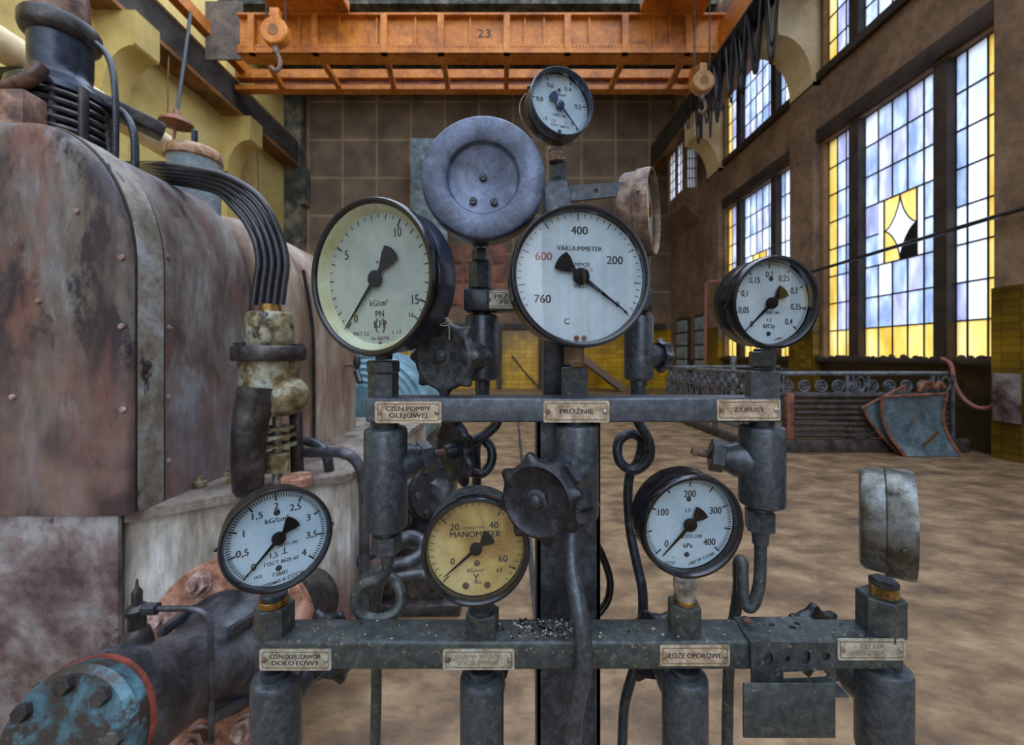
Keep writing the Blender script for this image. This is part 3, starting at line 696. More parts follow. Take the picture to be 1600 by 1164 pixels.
b = MB(); b.cyl(P(271, 222, 9), P(274, 196, 9), .03, seg=8); put(b, 'stem', M_['door_red'], lp)
for lab, p0, p1 in (('thin rope hanging left of the slanted lamp rod', (264, 60), (262, 188)), ('slack rope hanging before the left wall near its far corbel, left of its twin', (383, 172), (394, 300)), ('rope hanging before the left wall near its far corbel, right of its twin', (402, 205), (404, 310))):
    b = MB(); Yy = 9.62 * 640 / (800 - p0[0]); b.tube([P(*p0, Yy), P((p0[0] + p1[0]) / 2 - .5, (p0[1] + p1[1]) / 2, Yy), P(*p1, Yy)], .02, 6); tag(put(b, 'hanging_rope', M_['brown_flange']), lab, 'rope')
b = MB(); b.box((X_(643, 17.5), 17.4, Z_(420, 17.5)), (X_(700, 17.5), 17.6, Z_(218, 17.5))); b.box((X_(643, 17.5), 17.38, 0), (X_(652, 17.5), 17.6, Z_(420, 17.5))); tag(put(b, 'steel_board', M_['sheet_blue']), 'tall blue-grey board before the back wall behind the plain cover', 'board')
# pipe along the right wall windows, red pipe, hose
b = MB(); b.tube([(XR - .28, -1, 3.6), (XR - .28, 6, 3.52), (XR - .28, 9.9, 3.46)], .035, 8); tag(put(b, 'wall_pipe', M_['rubber']), 'thin dark pipe crossing the lower windows of the right wall', 'pipe')
b = MB(); b.tube([(XR - .1, 14.0, 4.05), (XR - .55, 14.1, 4.05), (XR - .6, 14.15, 4.0), (XR - .6, 14.2, 2.5), (XR - .6, 14.2, .05)], .05, 8, smooth=False); tag(put(b, 'red_pipe', M_['pipe_red']), 'red-brown pipe bending down beside the far pilaster', 'pipe')
b = MB(); b.tube([(XR - .22, 6.75, 1.46), P(1486, 570, 6.6), P(1492, 600, 6.5), P(1505, 622, 6.42), P(1525, 636, 6.25), P(1545, 637, 6.12), P(1556, 630, 6.0)], .03, 8); tag(put(b, 'rubber_hose', M_['pipe_red']), 'brown hose sagging from the window sill to the tiled pilaster', 'hose')
b = MB(); b.box((XR - .24, 5.7, .55), (XR - .205, 6.02, 1.25), .004); tag(put(b, 'pale_board', M_['peel_pink']), 'pale pinkish board on the yellow tiled pilaster at right', 'board')
# railing round the pit with scrollwork
YF, XS, YE, XE = 6.5, 3.96, 10.56, 6.9


def railing(label, a, c, sp=.27, post=True):
    a = Vector(a); c = Vector(c); d = (c - a).normalized(); L = (c - a).length; r_ = thing('iron_railing', label, 'railing', a)
    up = Vector((0, 0, 1))
    b = MB(); b.tube([a + up * 1.22, c + up * 1.22], .035, 12, smooth=False); put(b, 'handrail', M_['rail_light'], r_)
    for z, nm in ((.90, 'middle_rail'), (.26, 'lower_rail')):
        b = MB(); b.beam(a + up * z, c + up * z, .04, .05); put(b, nm, M_['iron_grey'], r_)
    n = int(L / sp)
    for i in range(n):
        p = a + d * (sp * (i + .5)) + up * 1.02
        T = frame(p, d.cross(up), d); b = MB(); b.torus(T, .085, .018, 18, 6); b.torus(T @ Matrix.Translation((0, 0, 0)), .035, .016, 12, 6); put(b, 'scroll', M_['iron_grey'], r_)
    for i in range(int(L / 1.35) + 1):
        p = a + d * min(L, i * 1.35); b = MB()
        b.beam(p, p + up * 1.22, .05, .05); b.beam(p + d * .10, p + d * .10 + up * 1.2, .03, .03); b.beam(p + d * .34, p + d * .34 + up * 1.2, .03, .03)
        T = frame(p + d * .22 + up * 1.05, d.cross(up), d) @ Matrix.Diagonal((.75, 1.3, 1, 1)); b.torus(T, .09, .018, 20, 6); put(b, 'post', M_['iron_grey'], r_)
    return r_, d, L


rl, d, L = railing('grey ornamental iron railing along the front of the pit, behind the radiator', (XS, YF, 0), (XE, YF, 0))
rl, d, L = railing('grey ornamental iron railing running back along the pit\'s left side', (XS, YF + .1, 0), (XS, YE, 0))
for i in range(int(L / .28)):
    p = Vector((XS, YF + .2 + i * .28, .26)); b = MB(); b.beam(p, p + Vector((0, .20, .62)), .02, .03); b.beam(p + Vector((0, .2, 0)), p + Vector((0, 0, .62)), .02, .03); put(b, 'lattice', M_['iron_grey'], rl)
railing('grey iron railing along the far side of the pit under the windows', (XS + .1, YE, 0), (XE, YE, 0))
b = MB(); b.box((XS - .12, YF - .16, 0), (XE + .2, YF - .04, .2), .01); tag(put(b, 'pit_kerb', M_['radiator']), 'dark steel kerb along the front of the railed pit', 'kerb')
b = MB(); b.box((XS - .18, YF, 0), (XS - .06, YE, .14), .01); tag(put(b, 'pit_kerb', M_['radiator']), 'dark kerb along the left side of the railed pit', 'kerb')
rd = thing('pipe_radiator', 'bank of dark horizontal heating pipes with rusty header below the railing', 'radiator', (X_(1236, 6.3), 6.38, 0))
for i in range(8):
    z = .26 + i * .088; b = MB(); b.cyl((X_(1238, 6.38), 6.40, z), (XE - .1, 6.40, z), .038, seg=14); put(b, 'heating_pipe', M_['radiator'], rd)
b = MB(); b.box((X_(1229, 6.38), 6.35, .2), (X_(1240, 6.38), 6.45, .92), .02); put(b, 'header', M_['sheet_rust'], rd)
b = MB(); b.cyl((X_(1146, 9), 9, 0), (X_(1146, 9), 9, 1.5), .06); tag(put(b, 'pale_post', M_['rail_light']), 'pale grey standpipe inside the railed pit', 'post')


def sheet(label, A, B, Cc, D, bow, m, name='metal_sheet'):
    """A bottom left, B bottom right, Cc top right, D top left; bowed towards the viewer"""
    b = MB(); n = 8; vs = []; t = .014
    for side in (0, 1):
        for j in range(n + 1):
            v = j / n
            for i in range(n + 1):
                u = i / n; p = (Vector(A) * (1 - u) + Vector(B) * u) * (1 - v) + (Vector(D) * (1 - u) + Vector(Cc) * u) * v
                p = p + Vector((-.35 * bow, bow * .4, 0)) * math.sin(math.pi * v) * 1.0 + Vector((0, t * side, 0)); vs.append(p)
    fs = []; q = n + 1; o = q * q
    for j in range(n):
        for i in range(n):
            k = j * q + i; fs.append([k, k + 1, k + q + 1, k + q]); fs.append([o + k, o + k + q, o + k + q + 1, o + k + 1])
    rim = [i for i in range(q)] + [j * q + n for j in range(1, q)] + [n * q + i for i in range(n - 1, -1, -1)] + [j * q for j in range(n - 1, 0, -1)]
    for k in range(len(rim)): r0, r1 = rim[k], rim[(k + 1) % len(rim)]; fs.append([r0, r1, o + r1, o + r0])
    s = thing(name, label, 'metal sheet', (Vector(A) + Vector(B)) / 2); b.add(vs, fs); put(b, 'sheet', M_[m], s, ang=40)
    e = MB(); pts = [vs[k] + Vector((0, -.012, 0)) for k in [j * q for j in range(q)]]; e.tube(pts, .022, 6, smooth=False); e.tube([vs[j * q + n] + Vector((0, -.012, 0)) for j in range(q)], .022, 6, smooth=False); e.tube([vs[n * q + i] + Vector((0, -.012, 0)) for i in range(q)], .02, 6, smooth=False)
    put(e, 'rolled_edge', M_['sheet_rust'], s, label='rusty rolled edge')
    return s


sheet('weathered blue sheet leaning behind another in front of the radiator', (X_(1402, 6.26), 6.24, .01), (X_(1425, 6.26), 6.24, .01), (X_(1412, 6.31), 6.31, Z_(603, 6.31)), (X_(1346, 6.31), 6.31, Z_(637, 6.31)), .08, 'sheet_blue')
s2 = sheet('bowed weathered blue sheet with rusty edges standing on the floor before the radiator', (X_(1410, 6.12), 6.08, .01), (X_(1496, 6.12), 6.08, .01), (X_(1479, 6.2), 6.20, Z_(615, 6.2)), (X_(1378, 6.2), 6.20, Z_(620, 6.2)), .2, 'sheet_blue')
b = MB(); b.beam(P(1444, 695, 6.09), P(1466, 675, 6.13), .02, .03); put(b, 'handle', M_['brass'], s2)
b = MB(); b.tube([P(1436, 612, 6.3), P(1442, 600, 6.3), P(1452, 598, 6.3), P(1460, 606, 6.3), P(1468, 598, 6.3), P(1476, 606, 6.3)], .03, 8); b.tube([P(1440, 606, 6.33), P(1474, 604, 6.33)], .03, 8); tag(put(b, 'red_pipework', M_['sheet_rust']), 'rusty red pipework above the bowed sheet', 'pipework')
# strip of steel let into the floor
b = MB(); b.box((.12, 2.2, .0), (.16, 9.5, .006)); tag(put(b, 'floor_strip', M_['crane_dark']), 'narrow dark steel strip let into the floor behind the stand', 'floor strip')
b = MB(); rn2 = random.Random(5)
for i in range(160):
    y = rn2.uniform(6.2, 13.9); s = rn2.uniform(.012, .045); b.ball((XR - .025 - rn2.uniform(.0, .10), y, 1.45 + s * .5), s, 6, (1, 1.4, rn2.uniform(.6, 1.6)))
tag(put(b, 'dirt', M_['mullion'], None, smooth=False, kind='stuff'), 'dark dirt and moss lying on the window sills of the right wall', 'dirt')
# ---- turbine on the left
def arch(xr, zt, rx, rz, zb, xl=-4.0, n=18):
    pts = [(xl, zb), (xr, zb)]
    for i in range(n + 1):
        a = math.pi / 2 * i / n
        pts.append((xr - rx + rx * math.cos(a), zt - rz + rz * math.sin(a)))
    return pts + [(xl, zt)]


def loft(b, rings, cap0=True, cap1=True):
    """rings of (Y, [(x, z)..])"""
    n = len(rings[0][1]); vs = []; fs = []
    for Y, pts in rings: vs += [(x, Y, z) for x, z in pts]
    for k in range(len(rings) - 1):
        for i in range(n):
            j = (i + 1) % n; fs.append([k * n + i, k * n + j, (k + 1) * n + j, (k + 1) * n + i])
    if cap0: fs.append(list(range(n)))
    if cap1: fs.append([(len(rings) - 1) * n + i for i in range(n)][::-1])
    b.add(vs, fs)


tb = thing('steam_turbine', 'large steam turbine casing in flaking grey and pink paint on a pedestal', 'turbine', (-1.9, 2.3, 0))
xr, zt_, zb_ = -1.487, 2.412, .882
b = MB(); loft(b, [(Y, arch(xr - o, zt_ - o, .40, .56, zb_)) for Y, o in ((1.582, .05), (1.584, .022), (1.592, .006), (1.604, 0), (1.616, 0))]); put(b, 'end_cover', M_['peel'], tb, ang=50)
b = MB(); loft(b, [(Y, arch(xr - o, zt_ - o, .40, .56, zb_)) for Y, o in ((1.616, .006), (1.624, .006), (1.626, -.006), (1.742, -.006), (1.746, .004), (1.754, .004))]); put(b, 'cover_strap', M_['strap'], tb, ang=50)
b = MB(); loft(b, [(Y, arch(xr - o, zt_ - o, .40, .56, zb_)) for Y, o in ((1.752, 0), (2.28, 0), (2.35, .02), (2.40, .06), (2.44, .15))]); put(b, 'casing_shell', M_['peel_pale'], tb, ang=50)
b = MB(); loft(b, [(Y, arch(-1.345 - o, 2.34 - o, .40, .52, zb_)) for Y, o in ((2.40, .12), (2.43, .03), (2.47, 0), (3.52, 0), (3.58, .02), (3.60, .06))]); put(b, 'rear_shell', M_['tan_panel'], tb, ang=50)
for Y, o in ((1.620, 0), (1.749, 0)):
    b = MB(); loft(b, [(Y - .004, arch(xr + .003, zt_ + .003, .40, .56, zb_)), (Y + .004, arch(xr + .003, zt_ + .003, .40, .56, zb_))]); put(b, 'cover_joint', M_['seam'], tb)
b = MB(); b.box((-4, 1.590, 0), (-1.53, 1.61, .882), .004); LP = b
pdt = thing('turbine_pedestal', 'white flaking pedestal under the turbine with brown bedplate on top', 'pedestal', (-1.6, 2.6, 0))
b = MB(); b.prism([(-1.55, 1.64), (-.862, 2.18), (-.862, 4.1), (-3.9, 4.1), (-3.9, 1.64)], .84); put(LP, 'lower_panel', M_['peel_pink'], pdt); pd = put(b, 'foundation', M_['flake_white'], pdt)
b = MB(); b.prism([(-1.53, 1.618), (-.845, 2.165), (-.845, 4.12), (-3.9, 4.12), (-3.9, 1.618)], .04, None, .84); put(b, 'bedplate', M_['bedplate'], pdt)
for px, py, Y in ((190, 402, 1.583), (190, 510, 1.583), (192, 640, 1.583), (60, 470, 1.581), (120, 330, 1.581), (20, 620, 1.581)):
    b = MB(); b.lathe([(.012, 0), (.010, .006), (0, .008)], frame(P(px, py, Y), (0, -1, 0)), 14); put(b, 'cover_screw', M_['rust_bolt'], tb)
for py in (402, 512, 620, 720):
    b = MB(); b.lathe([(.012, 0), (.010, .006), (0, .008)], frame((xr - .001, 1.775, Z_(py, 1.775)), (1, 0, 0)), 14); put(b, 'cover_screw', M_['rust_bolt'], tb)
# conduit down the tan panel
b = MB(); b.tube([(-1.335, 2.62, 2.05), (-1.325, 2.72, 1.7), (-1.325, 2.74, 1.3), (-1.325, 2.74, .89)], .012, 8); tag(put(b, 'conduit', M_['rubber']), 'thin dark conduit running down the tan turbine panel', 'conduit')
# tall upright pale panel beside section two: drain cock
b = MB(); dc = thing('drain_cock', 'small dark drain cock on the edge of the tan turbine panel', 'cock', P(553, 575, 3.3))
b.tube([P(532, 572, 3.3) , P(548, 570, 3.3), P(556, 574, 3.3)], .014, 10); put(b, 'pipe', M_['rust_steel'], dc)
b = MB(); b.ball(P(558, 565, 3.3), .05, 12, (.6, .6, 1.3)); b.tube([P(557, 580, 3.3), P(563, 598, 3.25)], .026, 10); put(b, 'body', M_['dark_steel'], dc)

# control valve standing on the bedplate
Yc = 1.98; cvp = P(422, 756, Yc); cvp.z = .88
cv = thing('control_valve', 'flaking yellow-green control valve with dark flange standing on the bedplate', 'valve', cvp)
def vz(py): return Z_(py, Yc)
ax = Matrix.Translation((cvp.x, Yc, 0))
b = MB(); b.lathe([(0, vz(488)), (.085, vz(488)), (.098, vz(491)), (.105, vz(500)), (.105, vz(535)), (.098, vz(542)), (0, vz(542))][::-1], ax, 32); put(b, 'cap', M_['valve_paint'], cv)
b = MB(); b.lathe([(0, vz(476)), (.045, vz(476)), (.05, vz(489)), (0, vz(489))][::-1], ax, 20); put(b, 'cable_gland', M_['brass'], cv)
b = MB(); b.lathe([(0, vz(564)), (.155, vz(564)), (.162, vz(561)), (.162, vz(544)), (.155, vz(541)), (0, vz(541))], ax, 40)
fl = put(b, 'flange', M_['oily_iron'], cv)
for k in range(8):
    a = R(22 + 45 * k); b = MB(); o = Vector((cvp.x + .135 * math.cos(a), Yc + .135 * math.sin(a), vz(541))); b.hexa(o, o + Vector((0, 0, .016)), .017); put(b, 'bolt', M_['oily_iron'], fl)
b = MB(); b.lathe([(0, vz(648)), (.10, vz(648)), (.125, vz(636)), (.135, vz(610)), (.128, vz(585)), (.132, vz(570)), (.135, vz(563)), (0, vz(563))], ax, 36)
body = put(b, 'body', M_['valve_paint'], cv)
b = MB(); o = Vector((cvp.x, Yc, vz(618))); d = Vector((.9, -.35, .02)).normalized()
b.lathe([(.085, .09), (.085, .13), (.082, .165), (.06, .192), (.03, .202), (0, .204)], frame(o, d), 28); put(b, 'side_outlet', M_['valve_paint'], body)
# front leg blade and right leg
b = MB(); b.tube([P(402, 606, 1.88), P(398, 630, 1.87), P(392, 660, 1.86), P(389, 695, 1.86), P(388, 730, 1.87), (X_(388, 1.9), 1.9, .88)], lambda t: .080 - .016 * t, 18)
put(b, 'leg', M_['oily_iron'], cv)
b = MB(); b.beam((X_(465, 2.05), 2.05, .88), (X_(462, 2.05), 2.05, Z_(640, 2.05)), .045, .05, .006); put(b, 'leg', M_['oily_iron'], cv)
b = MB()
for py, r in ((668, .075), (680, .085), (694, .085)): b.lathe([(r * .5, vz(py) - .006), (r, vz(py) - .006), (r, vz(py) + .006), (r * .5, vz(py) + .006), (r * .5, vz(py) - .006)], Matrix.Translation((cvp.x + .035, Yc, 0)), 26)
put(b, 'spring_plates', M_['valve_paint'], cv)
b = MB(); b.cyl((cvp.x + .035, Yc, .88), (cvp.x + .035, Yc, vz(640)), .022); put(b, 'spindle', M_['nickel'], cv)
b = MB(); b.hexa((cvp.x + .035, Yc, vz(736)), (cvp.x + .035, Yc, vz(706)), .06); put(b, 'spindle_nut', M_['valve_paint'], cv)
b = MB(); b.cyl((cvp.x + .14, Yc - .02, .88), (cvp.x + .14, Yc - .02, .93), .07, bev=.008); put(b, 'foot', M_['rust_flange'], cv)
for k, (dx, dy) in enumerate(((-.30, -.05), (-.22, .02), (-.26, .10))):
    b = MB(); o = Vector((cvp.x + dx, Yc + dy, .88)); b.hexa(o, o + Vector((0, 0, .03)), .03); b.cyl(o, o + Vector((0, 0, .05)), .015)
    tag(put(b, 'foundation_bolt', M_['valve_paint']), 'hexagonal foundation bolt on the bedplate left of the control valve', 'bolt', 'foundation bolts')
# bundle of black cables over the casing
for k in range(5):
    o = (k - 2) * 11.0; dy = .034 * (2 - k)
    pts = [P(418 + o * 1.0, 480 - 2 * abs(k - 2), 1.98), P(422 + o, 445, 1.98), P(426 + o * .98, 410, 1.98), P(419 + o * .92, 374 - o * .15, 1.98), P(402 + o * .8, 338 - o * .45, 1.98 + dy * .3), P(380 + o * .6, 312 - o * .65, 1.98 + dy * .5), P(346 + o * .2, 288 - o * .62, 2.0 + dy * .7), P(310 + o * .1, 279 - o * .58, 2.03 + dy), P(272, 273 - o * .55, 2.08 + dy), P(240, 269 - o * .5, 2.18 + dy), P(214, 272 - o * .45, 2.35 + dy), P(190, 290 - o * .3, 2.5 + dy)]
    b = MB(); b.tube(pts, .0155, 10, 7)
    tag(put(b, 'power_cable', M_['rubber']), 'black cable of the bundle arching from the control valve over the casing', 'cable', 'cable bundle on the turbine')
# steam admission valve, top left
Yv = 2.05; vx = X_(96, Yv); A = Matrix.Translation((vx, Yv, 0))
sv = thing('admission_valve', 'blued steel admission valve with broad flange on top of the turbine', 'valve', (vx, Yv, 2.41))
def wz(py): return Z_(py, Yv)
b = MB(); b.lathe([(.118, wz(66)), (.116, wz(110)), (.112, wz(122)), (.13, wz(134)), (.185, wz(150)), (.19, wz(160)), (.0, wz(160))], A, 40); put(b, 'body', M_['blue_steel'], sv)
b = MB(); b.lathe([(0, wz(68)), (.125, wz(68)), (.142, wz(64)), (.148, wz(58)), (.148, wz(44)), (.140, wz(39)), (.11, wz(36)), (0, wz(36))], A, 48); put(b, 'flange', M_['oily_iron'], sv)
b = MB(); b.lathe([(0, wz(37)), (.108, wz(37)), (.104, wz(10)), (.098, wz(-25)), (.07, wz(-50)), (0, wz(-54))], A, 40); put(b, 'dome', M_['copper_brown'], sv)
b = MB(); b.lathe([(.16, wz(160)), (.165, wz(175)), (.155, 2.414), (0, 2.414)], A, 36); put(b, 'lower_chest', M_['oily_iron'], sv)
b = MB()
for k in range(5): b.torus(A @ Matrix.Translation((0, 0, wz(168 + 13 * k))), .175, .016, 36, 8)
put(b, 'spring_coils', M_['oily_iron'], sv)
b = MB(); b.tube([P(-30, 150, 1.85), P(10, 138, 1.84), P(48, 122, 1.84), P(66, 104, 1.86)], .03, 10); b.box((X_(-10, 1.8), 1.76, 2.414), (X_(52, 1.8), 1.86, Z_(146, 1.8)), .012); put(b, 'leg', M_['copper_brown'], sv)
b = MB(); b.cyl((vx + .17, Yv - .06, 2.5), (vx + .17, Yv - .06, wz(150)), .022, bev=.004); b.cyl((vx + .10, Yv - .13, 2.5), (vx + .10, Yv - .13, wz(156)), .02); put(b, 'tie_rod', M_['oily_iron'], sv)
b = MB(); b.beam((vx + .05, Yv - .03, wz(140)), (vx + .30, Yv + .25, wz(166)), .12, .07, .012); put(b, 'side_arm', M_['oily_iron'], sv)
for lab, pts, r in (('thin steel pipe rising in front of the yellow wall beside the admission valve flange', [(150, 68, 2.05), (166, 84, 2.04), (176, 110, 2.03), (180, 150, 2.02), (181, 200, 2.02), (180, 262, 2.03)], .014),
                    ('curved steel pipe bending down right of the admission valve', [(172, 165, 2.08), (192, 176, 2.06), (206, 198, 2.05), (211, 230, 2.05), (210, 275, 2.06)], .017)):
    b = MB(); b.tube([P(*p) for p in pts], r, 10); tag(put(b, 'steel_pipe', M_['dark_steel']), lab, 'pipe')
for k, (px, lab) in enumerate(((158, 'upright rod left of the steel pipes on the turbine top'), (168, 'upright rod nearest the steel pipes on the turbine top'))):
    b = MB(); b.cyl(P(px + 4, 250, 2.1), P(px - 6, 176, 2.1), .012, seg=10); tag(put(b, 'steel_rod', M_['dark_steel']), lab, 'rod')
# drum with rusty lid
Yt = 2.75; tx = X_(304, Yt); A = Matrix.Translation((tx, Yt, 0))
tk_ = thing('oil_drum', 'pale blue-grey drum with rusty lid behind the cable bundle', 'drum', (tx, Yt, 2.33))
b = MB(); b.lathe([(0, 2.342), (.145, 2.342), (.15, Z_(250, Yt)), (.0, Z_(250, Yt))], A, 36); put(b, 'body', M_['tank_grey'], tk_)
b = MB(); b.lathe([(.150, Z_(254, Yt)), (.162, Z_(252, Yt)), (.162, Z_(240, Yt)), (.15, Z_(236, Yt)), (0, Z_(232, Yt))], A, 36); put(b, 'lid', M_['rust_lid'], tk_)
b = MB(); b.cyl((tx, Yt, Z_(236, Yt)), (tx, Yt, Z_(203, Yt)), .018, bev=.005); put(b, 'spigot', M_['blue_steel'], tk_)

# flanged pipe at the bottom left
fp = thing('flanged_pipe', 'dark greasy pipe with rusty bolted flange and blue end, bottom left', 'pipe', P(330, 1010, 1.3))
o = P(350, 1018, 1.34); e = P(128, 1150, .90); ax_ = (e - o); T = frame(o, ax_); L = ax_.length
b = MB(); b.lathe([(0, -.035), (.285, -.035), (.29, -.03), (.29, .0), (.285, .004), (.10, .004), (0, .004)], T, 56); flg = put(b, 'flange', M_['rust_flange'], fp)
for k in range(10):
    a = R(12 + 36 * k); c = T @ Vector((.232 * math.cos(a), .232 * math.sin(a), .003)); n = T.to_3x3() @ Vector((0, 0, 1))
    b = MB(); b.cyl(c, c + n * .006, .040, seg=20); b.hexa(c + n * .004, c + n * .034, .034, R(k * 17)); b.cyl(c, c + n * .05, .016, seg=14); put(b, 'flange_bolt', M_['rust_bolt'], flg)
b = MB(); b.lathe([(.185, .0), (.168, .03), (.135, .09), (.122, .15), (.122, L * .5), (.132, L - .12), (.150, L - .075), (.155, L - .055), (.155, L - .012), (.0, L - .012)], T, 48); put(b, 'pipe_body', M_['pipe_dark'], fp)
b = MB(); b.lathe([(.10, L - .013), (.152, L - .013), (.152, L), (.10, L)], T, 48); put(b, 'gasket_ring', M_['red_ring'], fp)
b = MB(); b.lathe([(.147, L - .005), (.147, L + .03), (.135, L + .045), (.0, L + .05)], T, 48); ec = put(b, 'end_flange', M_['turquoise'], fp)
for k in range(8):
    a = R(10 + 45 * k); c = T @ Vector((.115 * math.cos(a), .115 * math.sin(a), L + .04)); n = T.to_3x3() @ Vector((0, 0, 1))
    b = MB(); b.hexa(c, c + n * .022, .018); put(b, 'bolt', M_['oily_iron'], ec)
for k in range(4):
    a = R(45 + 90 * k); c = T @ Vector((.12 * math.cos(a), .12 * math.sin(a), .0)); d = T @ Vector((.145 * math.cos(a), .145 * math.sin(a), .16))
    b = MB(); b.beam(c + (c - T @ Vector((0, 0, 0))) * .45, d, .02, .03, .004); put(b, 'stiffening_rib', M_['pipe_dark'], fp)
b = MB(); b.cyl(o - ax_.normalized() * .03, o - ax_.normalized() * .55, .15); put(b, 'pipe_stub', M_['oily_iron'], fp)
Yo = 1.08; oc = P(214, 1000, Yo); of = thing('grease_fitting', 'dark pointed oil fitting on top of the flanged pipe', 'fitting', oc)
A = Matrix.Translation((oc.x, Yo, 0))
def oz(py): return Z_(py, Yo)
b = MB(); b.lathe([(0, oz(1030)), (.042, oz(1030)), (.036, oz(1004)), (.028, oz(985)), (.02, oz(980)), (.02, oz(962)), (.024, oz(958)), (.026, oz(950)), (.02, oz(946)), (.012, oz(944)), (.012, oz(925)), (.009, oz(922)), (.005, oz(918)), (.002, oz(905)), (0, oz(904))], A, 24); put(b, 'nozzle', M_['oily_iron'], of)
b = MB(); b.hexa(P(224, 951, Yo), P(246, 951, Yo), .017); put(b, 'nut', M_['dark_steel'], of)
b = MB(); b.tube([P(244, 951, Yo), P(270, 951, Yo), P(295, 951, Yo), P(318, 958, Yo), P(328, 975, Yo), P(329, 1010, Yo), P(330, 1080, Yo), P(330, 1160, Yo)], .0072, 10); put(b, 'oil_line', M_['pipe_dark'], of)

# pipes and pump between turbine and stand
b = MB(); b.tube([P(462, 707, 2.20), P(500, 707, 2.10), P(535, 708, 2.0), P(556, 720, 2.0), P(566, 745, 2.0), P(569, 790, 2.0), P(569, 900, 2.0), P(569, 1030, 2.0)], .026, 12); tag(put(b, 'bent_pipe', M_['pipe_dark']), 'thick dark pipe bending down past the pedestal corner', 'pipe')
b = MB(); b.tube([P(466, 688, 2.26), P(492, 693, 2.22), P(508, 706, 2.2), P(514, 730, 2.2), P(514, 750, 2.25)], .026, 10); tag(put(b, 'pipe_bend', M_['pipe_dark']), 'short dark pipe bend beside the control valve', 'pipe')
pm = thing('oil_pump', 'dark oil pump on the floor between pedestal and gauge stand', 'pump', (-.72, 3.3, 0))
b = MB(); b.box((-.83, 2.9, 0), (-.38, 3.9, .14), .02); put(b, 'base', M_['oily_iron'], pm)
b = MB(); b.lathe([(0, 0), (.16, 0), (.18, .03), (.18, .4), (.14, .46), (.0, .46)], frame((-.64, 3.5, .42), (0, -1, 0)), 32); b.box((-.76, 3.1, .13), (-.52, 3.5, .3), .02); put(b, 'pump_body', M_['pipe_dark'], pm)
b = MB(); b.lathe([(0, 0), (.21, 0), (.215, .008), (.215, .04), (.21, .048), (0, .048)], frame((-.62, 3.1, .50), (.8, -.6, 0)), 36); fl2 = put(b, 'flange', M_['dark_steel'], pm)
T2 = frame((-.62, 3.1, .50), (.8, -.6, 0))
for k in range(6):
    a = R(60 * k); c = T2 @ Vector((.17 * math.cos(a), .17 * math.sin(a), .046)); n = T2.to_3x3() @ Vector((0, 0, 1)); b = MB(); b.hexa(c, c + n * .03, .024); put(b, 'bolt', M_['oily_iron'], fl2)
b = MB(); b.lathe([(0, 0), (.07, 0), (.07, .05), (.045, .06), (.045, .16), (.07, .17), (.07, .2), (0, .2)], frame((-.55, 3.35, .74), (1, .1, 0)), 24); b.cyl((-.55, 3.35, .5), (-.55, 3.35, .82), .07); put(b, 'pump_valve', M_['dark_steel'], pm)
for lab, pts, r in (('dark hose curling up behind the looped siphon tube, left of the yellow gauge', [(575, 905, 2.2), (600, 890, 2.2), (630, 882, 2.25), (655, 868, 2.3), (662, 850, 2.35), (645, 838, 2.4), (625, 842, 2.4)], .035),
                    ('lower dark pipe lying level behind the yellow gauge', [(570, 912, 2.1), (620, 902, 2.15), (660, 897, 2.2), (710, 896, 2.25), (740, 880, 2.5)], .024),
                    ('short pipe stub behind the looped siphon tube', [(540, 885, 2.3), (580, 866, 2.3), (605, 858, 2.35)], .03),
                    ('thin pipe rising behind the upper bar\'s left valve', [(588, 870, 2.3), (584, 800, 2.3), (582, 700, 2.35), (586, 640, 2.4)], .02)):
    b = MB(); b.tube([P(*p) for p in pts], r, 10); tag(put(b, 'oil_pipe', M_['pipe_dark']), lab, 'pipe')
b = MB(); b.box((-.835, 2.35, 0), (-.30, 2.62, .07), .01); b.box((-.80, 2.40, .06), (-.40, 2.58, .24), .012); tag(put(b, 'iron_block', M_['oily_iron']), 'low rusty iron block on the floor behind the yellow gauge', 'block')
# ribbed pale blue generator hood
gh = thing('generator', 'pale blue ribbed generator hood behind the upper bar\'s left end', 'generator', (-1.35, 4.9, 0))
c = P(572, 650, 4.7)
pr = [(0, .30), (.35, .30)]
for k in range(5): r0 = .40 + .065 * k; z0 = .29 - .055 * k; pr += [(r0 - .02, z0), (r0 - .005, z0 - .02), (r0 + .005, z0 - .02), (r0 + .03, z0 - .012)]
pr += [(.74, 0), (.74, -.9), (0, -.9)]
b = MB(); b.lathe(pr, frame(c, (0, -1, 0)), 64); put(b, 'ribbed_hood', M_['housing_blue'], gh, ang=30)
b = MB(); b.box((c.x - .7, 4.75, 0), (c.x + .7, 5.5, c.z - .2), .01); put(b, 'generator_base', M_['oily_iron'], gh)
# ------------------------------------------------------------------ pressure gauges
FACE = Matrix(((1, 0, 0, 0), (0, 0, -1, 0), (0, 1, 0, 0), (0, 0, 0, 1)))      # local x right, y up, z out of the dial


def face_matrix(px, py, Y, yaw, pitch, roll=0):
    yw, pt = R(yaw), R(pitch)
    n = Vector((math.sin(yw) * math.cos(pt), -math.cos(yw) * math.cos(pt), math.sin(pt)))
    u = Vector((math.cos(yw), math.sin(yw), 0)); z = u.cross(-n)
    M = Matrix((u, -n, z)).transposed().to_4x4(); M.translation = P(px, py, Y)
    return M @ Matrix.Rotation(R(roll), 4, 'Y')


def pol(a, r): return (r * math.cos(R(a)), r * math.sin(R(a)))


